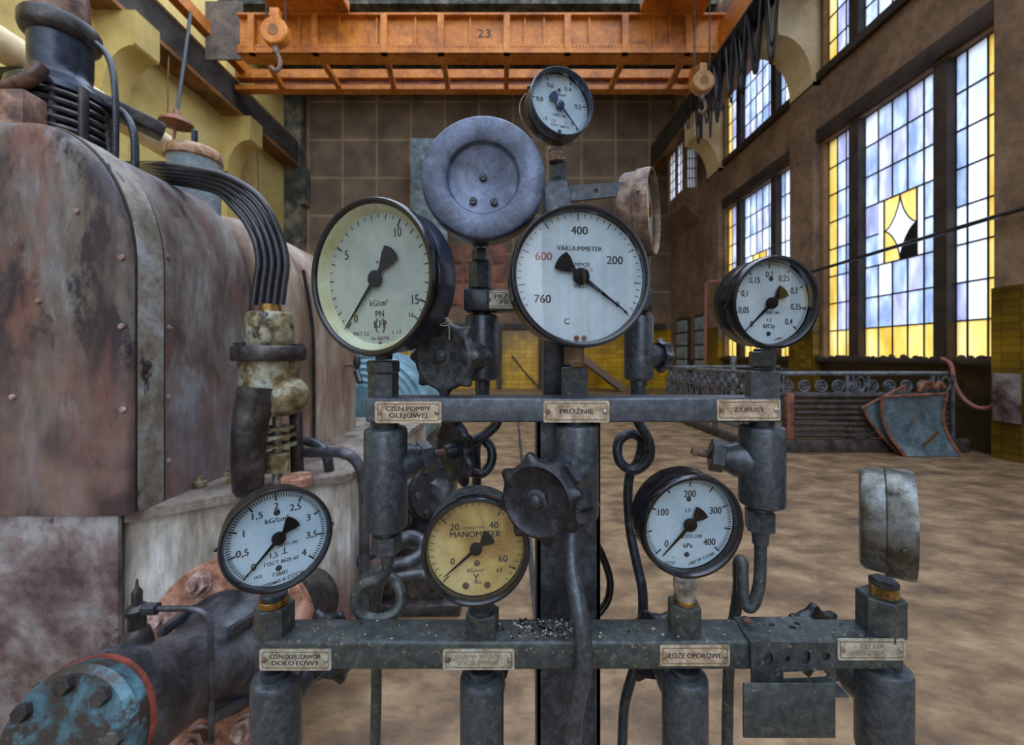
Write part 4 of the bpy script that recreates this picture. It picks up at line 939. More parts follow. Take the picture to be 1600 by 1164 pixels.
def gauge(label, px, py, Y, r, yaw, pitch, depth, bez=.1, recess=.012, case='black_enamel', bezel='bezel_black', dial='dial_white',
          ring=None, ticks=(), texts=(), dots=(), needle=229, nl=(.83, .36), nmat='needle_black', glass_z=-.004, screws=(), stem=(), roll=0, nw=.065, skirt=.0155, group='pressure gauges on the stand', base=None):
    M = face_matrix(px, py, Y, yaw, pitch, roll)
    t = thing('pressure_gauge', label, 'pressure gauge', M, group)
    FM = M @ FACE
    ri = r * (1 - bez)
    # case body
    b = MB(); q = r * .965
    b.lathe([(q * .98, -.010), (q, -.012), (q, -depth + .006), (q - .003, -depth + .0015), (q - .008, -depth), (0, -depth)], FM, 72)
    put(b, 'case', M_[case], t)
    # bezel ring
    b = MB()
    b.lathe([(ri, -recess * .8), (ri, -.0045), (ri + .0008, -.002), (ri + (r - ri) * .35, -.0002), (r - (r - ri) * .25, -.0003), (r - .0008, -.002), (r, -.0045), (r, -skirt + .002), (r - .0012, -skirt + .0005), (q * .97, -skirt)], FM, 88)
    bz = put(b, 'bezel', M_[bezel], t, ang=50)
    for a in screws:
        x, y = pol(a, r - .0002); s = MB(); d = Vector((x, y, 0)).normalized()
        s.cyl(FM @ Vector((x, y, -.012)), FM @ (Vector((x, y, -.012)) + d * .003), .0022, bev=.0006, seg=12)
        put(s, 'screw', M_[case], t)
    if ring:
        b = MB(); b.lathe([(ri, -.0045), (ri * .915, -recess)], FM, 72); put(b, 'inner_ring', M_[ring], t)
    # dial with its printing
    b = MB(); b.lathe([(0, -recess), (ri, -recess)], FM, 72); dl = put(b, 'dial', M_[dial], t)
    rd = ri * (.915 if ring else .985)
    mk = MB(); zt = -recess + .00025
    for a0, a1, n, r0, r1, wd in ticks:
        for i in range(n + 1):
            a = a0 + (a1 - a0) * i / n
            T = FM @ Matrix.Rotation(R(a), 4, 'Z'); wd_ = wd * 1.9
            mk.add([(r0 * rd, -wd_ * rd / 2, zt), (r1 * rd, -wd_ * rd / 2, zt), (r1 * rd, wd_ * rd / 2, zt), (r0 * rd, wd_ * rd / 2, zt)], [[0, 1, 2, 3]], T)
    for tx in texts:
        s, x, y, h = tx[:4]; mk.cur = tx[4] if len(tx) > 4 else 0; rot = tx[5] if len(tx) > 5 else 0
        sx = tx[6] if len(tx) > 6 else 1
        mk.text(s, 1.14 * h * rd / .72, FM @ Matrix.Translation((x * rd, y * rd, zt)) @ Matrix.Rotation(R(rot), 4, 'Z') @ Matrix.Diagonal((sx, 1, 1, 1)), .022)
    mk.cur = 0
    if mk.v: put(mk, 'dial_lettering', [M_['ink'], M_['red_ink_and_reflection'], M_['ink_soft'], M_['rust_dark']], dl, smooth=False)
    for x, y, rr, mm in dots:
        b = MB(); b.lathe([(rr * rd, 0), (rr * rd * .9, .0008), (0, .0014)], FM @ Matrix.Translation((x * rd, y * rd, -recess)), 14)
        put(b, 'dial_screw', M_[mm], dl)
    # needle: long pointer, hub, flared tail
    zn = -recess + .0035
    T = FM @ Matrix.Rotation(R(needle), 4, 'Z') @ Matrix.Translation((0, 0, zn))
    b = MB(); L, tl = nl[0] * rd, nl[1] * rd; w_ = nw * rd
    b.prism([(L, -.1 * w_), (L, .1 * w_), (0, w_ * .55), (-tl * .35, w_ * .6), (-tl * .75, w_ * 2.0), (-tl * .97, w_ * 2.35), (-tl * 1.04, w_ * 1.2), (-tl * 1.06, 0), (-tl * 1.04, -w_ * 1.2), (-tl * .97, -w_ * 2.35), (-tl * .75, -w_ * 2.0), (-tl * .35, -w_ * .6), (0, -w_ * .55)], .0009, T)
    b.lathe([(w_ * 1.9, -.001), (w_ * 1.9, .0016), (w_ * 1.5, .0024), (w_ * .8, .0026), (w_ * .7, .004), (0, .0042)], T, 24)
    put(b, 'needle', M_[nmat], t)
    b = MB(); b.lathe([(0, glass_z + .0006), (ri * .8, glass_z + .0003), (ri, glass_z)], FM, 72); put(b, 'glass', M_['glass'], t)
    stems(t, stem)
    return t


def stems(t, items):
    """fittings stacked under a gauge: (kind, px, y0, y1, width px, depth, material, part name)"""
    for kind, px, y0, y1, wd, Y, mm, nm in items:
        b = MB(); a, c = P(px, y1, Y), P(px, y0, Y); r = S_(wd, Y) / 2
        if kind == 'hex': b.hexa(a, c, r / .97, rot=R(14))
        elif kind == 'thread':
            n = 7; L = (c - a).length; pr = [(0, 0)]
            for i in range(n): pr += [(r * .93, L * i / n), (r, L * (i + .5) / n)]
            pr += [(r * .93, L), (0, L)]; b.lathe(pr, frame(a, c - a), 24)
        else: b.cyl(a, c, r, bev=.0008)
        put(b, nm, M_[mm], t)


def scale_nums(vals, a0, a1, v0, v1, r, h, mi=0, fmt=str):
    return [(s, *pol(a0 + (a1 - a0) * (v - v0) / (v1 - v0), r), h, mi) for s, v in vals]


YU, YL = .523, .489     # centre depth of upper and lower bar
# large cream-faced gauge, upper left
A0, A1 = 229, -41
tk = [(A0, A1, 32, .93, .985, .008), (A0, A1, 16, .90, .985, .010), (A0, A0 - 270 * 15 / 16, 3, .86, .985, .016)]
gauge('large gauge with greenish dial reading 0 to 15 above the upper bar\'s left end', 573, 433.5, .475, .0925, -24, -3, .056, bez=.085, recess=.017, case='case_bluegrey', dial='dial_green', ring='ring_cream',
      ticks=tk, texts=[('5', -.60, .42, .13), ('10', .42, .66, .13, 0, 0, .8), ('15', .70, -.36, .13, 0, 0, .8), ('0', -.46, -.60, .11), ('16', .62, -.58, .07), ('kG/cm²', .02, -.37, .085, 0, 0, .9), ('PN', .03, -.54, .09), ('KFP', .03, -.70, .10), ('( )', .03, -.70, .16, 2), ('PRET 5,5', -.36, -.84, .055, 2), ('⊥ 1,5', .34, -.82, .055, 2), ('Nr 430770', .02, -.92, .05, 2)],
      dots=[(.02, .26, .02, 'rust_dark'), (.02, -.99, .03, 'rust_dark')], needle=229, nl=(1.0, .52), nw=.068, nmat='needle_black',
      stem=[('cyl', 600, 545, 562, 26, .53, 'dark_steel', 'stem')])
# vacuum gauge, upper centre
vt = lambda v: 92 - (400 - v) * .3225
tk = [(vt(760), vt(0), 38, .93, .99, .006), (vt(700), vt(0), 7, .88, .99, .008)]
gauge('large black vacuum gauge with white dial numbered 760 to 0, above the upper bar\'s middle', 911, 429.5, .465, .0828, 7, 1, .06, bez=.085, recess=.011, dial='dial_white', bezel='bezel_black',
      ticks=tk, texts=[('760', -.60, -.36, .115), ('600', -.58, .30, .115, 1), ('400', -.01, .72, .115), ('200', .56, .27, .115), ('0', .60, -.42, .08), ('VAKUUMMETER', -.01, .44, .064), ('MMQS', .03, .19, .055, 2), ('KLASSE 1,5', .03, .11, .045, 2), ('WR27', .0, -.15, .055, 2), ('C', -.22, -.70, .08, 2)],  # upper left figure coloured red to paint in a reflection on the glass
      dots=[(-.065, -.955, .045, 'rust_dark'), (.055, -.955, .045, 'rust_dark')], needle=-37, nl=(.93, .42), nw=.068, screws=(200,),
      stem=[('cyl', 897, 541, 570, 31, YU, 'rust_steel', 'stem')])
# small vacuum gauge on top
tk = [(225, -45, 50, .91, .985, .010), (225, -45, 5, .85, .985, .02)]
sn = scale_nums([('-1', 0), ('0,8', 1), ('0,6', 2), ('0,4', 3), ('0,2', 4), ('0', 5)], 225, -45, 0, 5, .68, .125)
gauge('small blue-rimmed vacuum gauge standing highest, on top of the post', 880, 157, .53, .0450, 18, 0, .036, bez=.075, recess=.013, dial='dial_blue', bezel='case_bluegrey', ticks=tk,
      texts=sn + [('kgf/cm²', .05, .38, .085), ('ОБВ1-100', 0, -.30, .065), ('1,5', -.2, -.50, .08), ('⊥', .25, -.50, .08), ('ГОСТ 2405-72', .04, -.64, .065)],
      dots=[(0, .52, .06, 'dark_steel'), (.02, -.8, .06, 'dark_steel')], needle=-47, nl=(.93, .42), nmat='needle_blue', nw=.075, screws=(160,),
      stem=[('hex', 869, 222, 238, 26, .57, 'nickel', 'stem_nut'), ('cyl', 869, 238, 243, 21, .57, 'nickel', 'stem'), ('cyl', 869, 242, 254, 23, .57, 'rust_steel', 'stem_collar')])
# right gauge 0 - 0,4
tk = [(229, -41, 80, .92, .985, .007), (229, -41, 8, .86, .985, .018)]
sn = scale_nums([('0', 0), ('0,05', 1), ('0,1', 2), ('0,15', 3), ('0,2', 4), ('0,25', 5), ('0,3', 6), ('0,35', 7), ('0,4', 8)], 229, -41, 0, 8, .70, .135)
gauge('black gauge with white dial reading 0 to 0,4 above the upper bar\'s right end', 1215.6, 472.6, .465, .0538, 5, -4, .046, bez=.115, recess=.013, dial='dial_white', ticks=tk,
      texts=[(s, x, y, h, m, 0, .78) for s, x, y, h, m in sn] + [('МОШ1-100', .02, -.24, .06), ('1,5', 0, -.42, .07), ('МПа', 0, -.58, .10, 0, 0, .9), ('1988 г.', .30, -.88, .06, 1, 15)],
      dots=[(0, .60, .06, 'dark_steel'), (0, -.76, .06, 'dark_steel')], needle=226, nl=(.9, .44), nw=.075, screws=(185,),
      stem=[('cyl', 1192, 545, 576, 26, YU, 'dark_steel', 'stem'), ('hex', 1191, 549, 573, 37, YU, 'valve_steel', 'stem_nut')])
# lower left gauge 0 - 4
tk = [(227, -42, 80, .90, .985, .010), (227, -42, 8, .83, .985, .02)]
sn = scale_nums([('0', 0), ('0,5', 1), ('1', 2), ('1,5', 3), ('2', 4), ('2,5', 5), ('3', 6), ('3,5', 7), ('4', 8)], 227, -42, 0, 8, .70, .13)
gauge('tilted black gauge with bluish dial reading 0 to 4, on the lower bar\'s left end', 436.8, 844, .43, .0532, 36, 7, .052, bez=.10, recess=.011, dial='dial_blue', ring=None, ticks=tk,
      texts=sn + [('kG/cm²', -.02, .40, .10), ('МТП-100', .2, -.18, .06), ('1,5', -.10, -.36, .10), ('⊥', .12, -.32, .13), ('ГОСТ 8625-65', .06, -.53, .07), ('1972', -.40, -.74, .055), ('ТЗМП', .02, -.79, .07), ('Сделано в СССР', .02, -.93, .075, 0, 4)],
      dots=[(-.02, .56, .07, 'dark_steel'), (.0, -.66, .065, 'dark_steel')], needle=226, nl=(.93, .46), nw=.075, screws=(2, 178), case='black_enamel',
      stem=[('cyl', 428, 925, 946, 38, .485, 'dark_steel', 'stem'), ('cyl', 428, 933, 943, 42, .485, 'brass', 'stem_washer')])
# lower yellow gauge
tk = [(225, -46, 31, .90, .985, .008), (225, -30, 3, .82, .985, .014)]
gauge('black gauge with stained yellow dial lettered MANOMETER, on the lower bar', 743.5, 864.3, .44, .0590, 4, 2, .062, bez=.115, recess=.014, dial='dial_yellow', case='wheel_worn', ticks=tk,
      texts=[('0', -.50, -.28, .12), ('20', -.46, .44, .13), ('40', .38, .46, .13), ('60', .58, -.26, .13), ('63', .50, -.50, .08), ('MANOMETER', -.02, .28, .115), ('MARINE TYPE', -.06, .42, .05, 2), ('_______', -.06, .23, .07), ('kG/cm²', .0, -.48, .08, 2), ('Y', 0, -.64, .14, 2), ('1952', .03, -.74, .06, 2)],
      dots=[(-.22, -.80, .075, 'rust_dark'), (.24, -.80, .075, 'rust_dark'), (.02, -.33, .07, 'plate_edge')], needle=220, nl=(.88, .40), nw=.07,
      stem=[('cyl', 754, 948, 954, 40, YL, 'dark_steel', 'stem')], screws=(255,))
# lower gauge 0 - 400 kPa
tk = [(222, -42, 80, .90, .985, .009), (222, -42, 8, .83, .985, .018)]
sn = scale_nums([('0', 0), ('100', 2), ('200', 4), ('300', 6), ('400', 8)], 222, -42, 0, 8, .66, .14)
gauge('black gauge with white dial reading 0 to 400 kPa, on the lower bar', 1085, 826.3, .44, .0578, 5, -4, .044, bez=.115, recess=.012, dial='dial_blue', ticks=tk,
      texts=[(s, x, y, h, m, 0, .85) for s, x, y, h, m in sn] + [('1,5', -.04, .30, .075), ('МТП1-100', .06, -.30, .07), ('kPa', .0, -.50, .095), ('СССР', -.42, -.88, .065), ('1987 № 312388', .32, -.82, .06, 0, 22)],
      dots=[(-.02, .55, .055, 'dark_steel'), (-.02, -.70, .06, 'dark_steel'), (-.30, -.72, .05, 'dial_white')], needle=228, nl=(.90, .40), nw=.075, screws=(190,),
      stem=[('hex', 1070, 903, 925, 36, YL, 'nickel', 'stem_nut'), ('cyl', 1070, 924, 934, 32, YL, 'nickel', 'stem'), ('cyl', 1070, 933, 943, 33, YL, 'brass', 'stem_washer')])
# edge-on gauges: lower right chrome, upper right rusty
tk = [(225, -45, 40, .90, .985, .01)]
gauge('worn steel gauge seen edge-on, on the lower bar\'s right end', 1428, 821, .468, .0612, 50, 0, .048, skirt=.026, bez=.08, recess=.011, case='old_chrome', bezel='old_chrome', dial='dial_white', ticks=tk, needle=225, screws=(190,),
      stem=[('hex', 1381, 904, 916, 36, .489, 'dark_steel', 'stem_nut'), ('thread', 1381, 914, 932, 37, .489, 'brass', 'stem')])
gauge('rusty gauge seen edge-on beside the post, behind the white vacuum gauge', 1023, 331, .60, .0625, 62, 0, .044, skirt=.022, bez=.07, recess=.012, case='rust_steel', bezel='rust_steel', dial='dial_white', ticks=tk, needle=225, screws=(170,),
      stem=[('cyl', 1003, 385, 460, 24, .62, 'dark_steel', 'stem')])
# sealing wires twisted round two of the gauges
def wire(t, pts, r=.0007, nm='seal_wire'):
    w = MB(); w.tube([P(*p) for p in pts], r, 6); put(w, nm, M_['nickel'], t)


g1 = bpy.data.objects['pressure_gauge']; g3 = bpy.data.objects['pressure_gauge.002']
wire(g1, [(676, 505, .50), (688, 494, .495), (700, 498, .49), (692, 506, .49), (682, 502, .492), (694, 497, .49), (706, 505, .49), (690, 509, .49), (684, 498, .49), (700, 500, .49), (702, 530, .487)])
wire(g1, [(690, 503, .49), (672, 513, .495), (655, 524, .50)])
wire(g3, [(822, 145, .55), (813, 160, .553), (813, 180, .556), (822, 200, .56), (838, 217, .56), (856, 226, .56), (880, 228, .56), (898, 222, .555), (908, 208, .55)])
# capped instrument: plain blue-grey cover with stepped centre and three screws
M = face_matrix(754.5, 276.3, .50, 0, 0); FM = M @ FACE
t = thing('pressure_gauge', 'round instrument under a plain blue-grey cover with three screws, left of the post', 'pressure gauge', M, 'pressure gauges on the stand')
b = MB(); r = .0763
b.lathe([(0, -.0062), (r * .545, -.0062), (r * .565, -.0052), (r * .585, -.0012), (r * .605, 0), (r * .955, 0), (r * .985, -.0012), (r, -.004), (r, -.012), (r * .97, -.013)], FM, 96)
cv = put(b, 'cover', M_['cover_bluegrey'], t, ang=55)
for x, y, sl in ((0, .02, 30), (-.16, -.36, 8), (.175, -.37, 60)):
    s = MB(); T = FM @ Matrix.Translation((x * r, y * r, -.0062)) @ Matrix.Rotation(R(sl), 4, 'Z')
    s.lathe([(.0048, 0), (.0048, .0022), (.0041, .003), (.0, .003)], T, 20)
    s.cur = 1; s.box((-.0044, -.0004, .0028), (.0044, .0004, .0032), 0, T)
    put(s, 'screw', [M_['wheel_worn'], M_['needle_black']], cv)
b = MB(); q = r * .985
b.lathe([(q, -.010), (q, -.034), (q - .004, -.038), (0, -.038)], FM, 72); put(b, 'case', M_['black_enamel'], t)
stems(t, [('cyl', 750, 380, 392, 22, .56, 'dark_steel', 'stem'), ('hex', 750, 388, 408, 26, .56, 'valve_steel', 'stem_nut')])

# ------------------------------------------------------------------ the stand: post, bars, sockets, nameplates
st = thing('gauge_stand', 'dark steel gauge stand with a post, two horizontal bars and engraved nameplates', 'gauge stand', (.08, .57, 0))
b = MB(); y0, y1 = .553, .603; xa, xb = .0335, .1195
b.box((xa, y0, 0), (xb, y0 + .006, Z_(640, .55)), .001); b.box((xa, y0, 0), (xa + .006, y1, Z_(640, .55)), .001); b.box((xb - .006, y0, 0), (xb, y1, Z_(640, .55)), .001)
b.box((xa - .05, y0 - .04, 0), (xb + .05, y1 + .05, .012), .002)
put(b, 'post', M_['dark_steel'], st)
b = MB(); b.box((X_(850, .56), .56, Z_(660, .56)), (X_(893, .56), .598, Z_(292, .56)), .002)
b.lathe([(0, 0), (.0195, 0), (.0195, .008), (.013, .018), (0, .018)], Matrix.Translation((X_(871.5, .56), .579, Z_(292, .56))) , 4, a0=R(45))
put(b, 'post_extension', M_['dark_steel'], st)


def bar(name, xa, xb, za, zb, ya, yb, m, bev):
    b = MB(); b.box((xa, ya, za), (xb, yb, zb), bev, seg=3); return put(b, name, M_[m], st)


ub = bar('upper_bar', X_(570, .5), X_(1222, .5), Z_(660, .5), Z_(622, .5), .5, .546, 'bar_steel', .003)
lb = bar('lower_bar', X_(396, .468), X_(1415, .468), Z_(1048, .468), Z_(1003, .468), .468, .511, 'bar_low', .004)
bar('rear_bar', X_(727, .59), X_(1020, .59), Z_(486, .59), Z_(452, .59), .59, .625, 'dark_steel', .002)
b = MB(); z0, z1 = Z_(312, .57), Z_(290, .57)
hole = [(.115 + .0035 * math.cos(a * .7854), (z0 + z1) / 2 + .0035 * math.sin(a * .7854)) for a in range(8)]
b.plate([(X_(890, .57), z0 - .002), (X_(1000, .57), z0 + .008), (X_(1000, .57), z1 + .006), (X_(890, .57), z1)], [[(X_(931, .57) + .0035 * math.cos(a * .7854), (z0 + z1) / 2 + .002 + .0035 * math.sin(a * .7854)) for a in range(8)]], .006, frame((0, .575, 0), (0, -1, 0), (1, 0, 0)))
put(b, 'bracket_arm', M_['dark_steel'], st)
# hexagonal sockets the gauges screw into
for px, ya_, yb_, wd, Y, mm in ((599, 563, 583, 47, YU, 'valve_steel'), (599, 582, 623, 44, YU, 'valve_steel'), (898, 573, 623, 44, YU, 'valve_steel'), (1191, 573, 580, 28, YU, 'dark_steel'), (1191, 579, 623, 45, YU, 'bar_steel'),
                        (429, 941, 992, 54, YL, 'bar_low'), (754, 952, 998, 51, YL, 'bar_low'), (1069, 940, 987, 48, YL, 'bar_low'), (1376, 928, 988, 58, YL, 'bar_low'),
                        (750, 407, 452, 35, .60, 'valve_steel'), (872, 250, 283, 26, .579, 'valve_steel')):
    b = MB(); b.hexa(P(px, yb_, Y), P(px, ya_, Y), S_(wd, Y) / 2 / .95, rot=R(20), bev=.0018); put(b, 'gauge_socket', M_[mm], st)
b = MB(); b.box((X_(724, .585), .585, Z_(485, .585)), (X_(764, .585), .63, Z_(450, .585)), .003); put(b, 'gauge_socket', M_['dark_steel'], st)


def nameplate(xa, xb, ya, yb, Y, lines, m, ink, what, hs=.27):
    c = P((xa + xb) / 2, (ya + yb) / 2, Y); w_ = S_(xb - xa, Y); h = S_(yb - ya, Y)
    T = frame(c, (0, -1, 0), (1, 0, 0))
    def rr(w, h, k):
        out = []
        for cx_, cy_, a in ((w / 2 - k, h / 2 - k, 0), (-w / 2 + k, h / 2 - k, 90), (-w / 2 + k, -h / 2 + k, 180), (w / 2 - k, -h / 2 + k, 270)):
            for i in range(5): out.append((cx_ + k * math.cos(R(a + 22.5 * i)), cy_ + k * math.sin(R(a + 22.5 * i))))
        return out
    b = MB(); b.prism(rr(w_, h, .0025), .0016, T, z0=-.0008)
    n = put(b, 'nameplate', M_[m], st, ang=50, label='engraved nameplate ' + what)
    b = MB(); b.plate(rr(w_ * .93, h * .78, .002), [rr(w_ * .93 - .0016, h * .78 - .0016, .0015)], .00015, T @ Matrix.Translation((0, 0, .0008)))
    put(b, 'border_line', M_['plate_edge'], n, smooth=False)
    for sx in (-1, 1):
        b = MB(); b.lathe([(.0032, 0), (.003, .0012), (.0016, .0022), (0, .0024)], T @ Matrix.Translation((sx * w_ * .43, 0, .0008)), 16)
        put(b, 'rivet', M_['nickel' if sx > 0 else 'rust_steel'], n)
    b = MB()
    for i, s in enumerate(lines):
        y = ((len(lines) - 1) / 2 - i) * h * .31
        wt = max(1, len(s)); sz = h * hs / .72
        k = min(1.25, (w_ * .72) / (wt * .62 * sz))
        b.text(s, sz, T @ Matrix.Translation((0, y, .00105)) @ Matrix.Diagonal((k, 1, 1, 1)), .02)
    put(b, 'lettering', M_[ink], n, smooth=False)


nameplate(586, 690, 627, 661, .4995, ['CIŚN.POMPY', 'OLEJOWEJ'], 'plate_brass', 'ink', 'CIŚN.POMPY OLEJOWEJ', .22)
nameplate(849, 952, 626, 660, .4995, ['PRÓŻNIE'], 'plate_brass', 'ink', 'PRÓŻNIE', .22)
nameplate(1120, 1219, 624, 657, .4995, ['Z.UPUST'], 'plate_brass', 'ink_soft', 'Z.UPUST', .22)
nameplate(406, 518, 1014, 1047, .4675, ['CIŚN.OLEJUZAWÓR', 'DOLOTOWY'], 'plate_grey', 'ink', 'CIŚN.OLEJUZAWÓR DOLOTOWY', .22)
nameplate(692, 804, 1014, 1046, .4675, ['CIŚN.NA WYJŚCIU', 'Z CZ.WIRN.'], 'plate_grey', 'ink_faint', 'with two faded lines', .22)
nameplate(1031, 1140, 1008, 1040, .4675, ['ŁOŻE OPOROWE'], 'plate_brass', 'ink', 'ŁOŻE OPOROWE', .26)
nameplate(1308, 1414, 998, 1031, .4675, ['TYLNA', 'ŁOŻYSK.'], 'plate_grey', 'ink_faint', 'with two worn lines', .22)
nameplate(758, 838, 454, 482, .589, ['PRZED O', 'PIERŚ.'], 'plate_grey', 'ink', 'PRZED O PIERŚ. partly hidden', .26)

# ------------------------------------------------------------------ shut-off valves under the bars


def handwheel(t, c, axis, r=.039, lobes=8, m='wheel_iron', spin=0, face_in=False):
    """cast wheel with knobbed rim; axis points out of its front"""
    T = frame(c, axis) @ Matrix.Rotation(R(spin), 4, 'Z')
    def mod(a, k):
        if k < 6 or k > 8: return 1
        x = math.cos(lobes * a / 2) ** 2
        return 1 + .21 * x ** 3
    b = MB()
    b.lathe([(0, .001), (r * .30, .001), (r * .75, .0005), (r * .84, .003), (r * .90, .0045), (r * .97, .003), (r * 1.0, .0005), (r * 1.02, -.004), (r * 1.0, -.0085), (r * .96, -.011), (r * .86, -.010), (r * .8, -.006), (r * .3, -.006), (0, -.006)], T, 96, mod)
    w = put(b, 'handwheel', M_[m], t, ang=60)
    b = MB(); b.lathe([(r * .30, .0), (r * .29, .003), (r * .2, .0042), (r * .19, .007), (r * .13, .010), (r * .05, .0112), (0, .0112)], T, 24); b.lathe([(r * .3, -.005), (r * .22, -.02), (0, -.02)], T, 20)
    put(b, 'hub_nut', M_['dark_steel' if m == 'wheel_iron' else 'wheel_worn'], w)
    return w


def valve(label, px, ytop, ybot, wd, Y, neck=None, nut=None, bonnet=None, wheel=None, wm='wheel_iron', gland=None, spin=0, wr=.039, hr=0):
    c0, c1 = P(px, ybot, Y), P(px, ytop, Y); r = S_(wd, Y) / 2
    t = thing('needle_valve', label, 'valve', c0, 'shut-off valves of the stand')
    b = MB(); L = c1.z - c0.z
    b.lathe([(0, 0), (r * .8, 0), (r * .97, .003), (r, .008), (r, L - .006), (r * .95, L - .002), (r * .8, L), (0, L)], Matrix.Translation(c0), 40)
    body = put(b, 'body', M_['valve_steel'], t)
    if neck:
        b = MB(); b.cyl(P(px, ytop + 1, Y), P(px, neck[0], Y), S_(neck[1], Y) / 2); put(b, 'neck', M_['dark_steel'], t)
    for (pxn, ya, yb, wn, kind) in (nut or []):
        b = MB()
        if kind == 'hex': b.hexa(P(pxn, yb, Y), P(pxn, ya, Y), S_(wn, Y) / 2 / .95, R(12))
        else: b.cyl(P(pxn, yb, Y), P(pxn, ya, Y), S_(wn, Y) / 2 * kind, S_(wn, Y) / 2)
        put(b, 'outlet_nut' if kind == 'hex' else 'outlet', M_['valve_steel'], t)
    if bonnet:
        z, d, L1 = bonnet; o = Vector((c0.x, c0.y, z)); d = Vector(d)
        if L1 == 0: d = d - o; L1 = d.length      # d is where the wheel stands
        d = d.normalized()
        b = MB(); b.lathe([(r * .88, r * .3), (r * .84, r + .005), (r * .70, r + .013), (r * .66, r + .019)], frame(o, d), 28); put(b, 'bonnet', M_['valve_steel'], t)
        b = MB(); b.hexa(o + d * (r + .017), o + d * (r + .034), r * .80, R(10)); put(b, 'gland_nut', M_['dark_steel'], t)
        b = MB(); b.cyl(o + d * (r + .028), o + d * (L1 + .0), .0055, seg=14)
        if wheel is None: b.ball(o + d * L1, .0065, 12)
        put(b, 'spindle', M_['rust_steel'], t)
        if wheel: handwheel(t, o + d * L1, d * wheel, m=wm, spin=spin, r=wr)
    return t


valve('needle valve under the upper bar\'s left end, dark handwheel turned edge-on', 603, 667, 826, 66, YU, neck=(655, 40), nut=[(604, 826, 836, 34, 1), (604, 834, 862, 44, 'hex'), (606, 861, 880, 24, .85)], bonnet=(Z_(728, YU), (.82, .57, .08), .102), wheel=1, spin=10, wr=.043)
valve('needle valve under the upper bar\'s middle, handwheel facing forward', 900, 661, 808, 70, YU, neck=(655, 44), nut=[(895, 806, 818, 40, 1)], bonnet=(Z_(732, YU), (-.44, -.90, .0), .128), wheel=1, spin=14, wr=.0385)
valve('needle valve without handwheel under the upper bar\'s right end', 1190, 664, 790, 65, YU, neck=(655, 36), nut=[(1188, 789, 798, 34, 1), (1187, 796, 828, 41, 'hex'), (1188, 827, 850, 26, .85)], bonnet=(Z_(724, YU), (-.93, .30, .12), .078))
valve('needle valve behind the two largest gauges, worn handwheel facing forward', 753, 492, 594, 53, .62, neck=(480, 28), nut=[(754, 593, 618, 24, .9)], bonnet=(Z_(557, .62), (-.40, -.90, 0), .105), wheel=1, wm='wheel_worn', spin=0, wr=.043)
valve('needle valve right of the post behind the upper bar, handwheel edge-on', 998, 492, 594, 44, .62, neck=(480, 28), nut=[(998, 593, 603, 26, 1), (997, 600, 622, 24, 'hex')], bonnet=(Z_(556, .62), (.93, .36, 0), .046), wheel=1, wr=.022, wm='wheel_worn')
valve('valve below the lower bar\'s left end under its nameplate', 432, 1052, 1180, 72, YL, neck=(1040, 44), bonnet=(Z_(1092, YL), P(518, 1006, .585), 0), wheel=1, spin=20, wr=.043)
valve('valve below the stained yellow gauge, under the lower bar', 753, 1052, 1180, 68, YL, neck=(1040, 44), bonnet=(Z_(1100, YL), (.2, .97, .1), .09))
valve('valve below the gauge reading 0 to 400 kPa, under the lower bar', 1070, 1050, 1180, 68, YL, neck=(1040, 44), bonnet=(Z_(1090, YL), P(1020, 1006, .585), 0), wheel=1, spin=30, wr=.043)
valve('valve below the lower bar\'s right end', 1380, 1036, 1180, 72, YL, neck=(1030, 44), bonnet=(Z_(1090, YL), P(1262, 996, .585), 0), wheel=1, spin=5, wr=.043)
# ------------------------------------------------------------------ siphon tubes and cables of the stand


def siphon(label, pts, r=.0066, m='dark_steel', name='siphon_tube', cat='tube', grp='siphon tubes of the stand'):
    b = MB(); b.tube([P(*p) for p in pts], r, seg=14, sub=8)
    o = put(b, name, M_[m], None, ang=70)
    return tag(o, label, cat, grp)


siphon('bent siphon tube with a large loop under the valve left of the yellow gauge', [(606, 876, .523), (603, 892, .523), (588, 906, .521), (566, 915, .518), (555, 938, .516), (568, 962, .516), (597, 967, .518), (622, 952, .524), (626, 925, .532), (612, 904, .542), (596, 905, .556), (588, 940, .565), (588, 1000, .57), (588, 1080, .57), (586, 1170, .57)], .0072, 'bar_low')
siphon('siphon tube with a round loop between the yellow gauge and upper bar', [(779, 640, .60), (776, 662, .60), (757, 680, .60), (733, 694, .60), (722, 714, .602), (731, 734, .606), (752, 740, .61), (767, 724, .614), (767, 700, .62), (752, 686, .625), (744, 700, .632), (745, 745, .64), (745, 800, .64), (752, 900, .64), (752, 1000, .64), (752, 1170, .64)], .0072)
siphon('siphon tube with a round loop above the gauge reading 0 to 400 kPa', [(985, 640, .60), (1000, 664, .60), (1014, 690, .60), (1013, 718, .60), (990, 735, .603), (968, 720, .607), (966, 692, .612), (984, 678, .617), (1002, 688, .624), (998, 718, .626), (985, 740, .626), (981, 775, .625), (985, 830, .62), (995, 880, .61), (1004, 925, .60), (1003, 980, .60), (992, 1040, .60), (976, 1100, .60), (972, 1170, .60)], .0072)
siphon('siphon tube looped edge-on under the valve without handwheel', [(1188, 846, .523), (1188, 880, .523), (1186, 915, .521), (1178, 942, .52), (1168, 948, .522), (1161, 930, .526), (1160, 895, .53), (1160, 878, .536), (1154, 880, .546), (1154, 915, .552), (1150, 950, .556), (1142, 1000, .558), (1138, 1060, .56), (1136, 1170, .56)], .0072, 'bar_low')
siphon('grey tube running from the front handwheel valve down across the lower bar', [(893, 816, .50), (892, 845, .492), (893, 880, .482), (899, 920, .468), (906, 960, .455), (912, 1000, .45), (913, 1035, .45), (907, 1072, .455), (898, 1120, .462), (896, 1170, .465)], .0095, 'valve_steel')
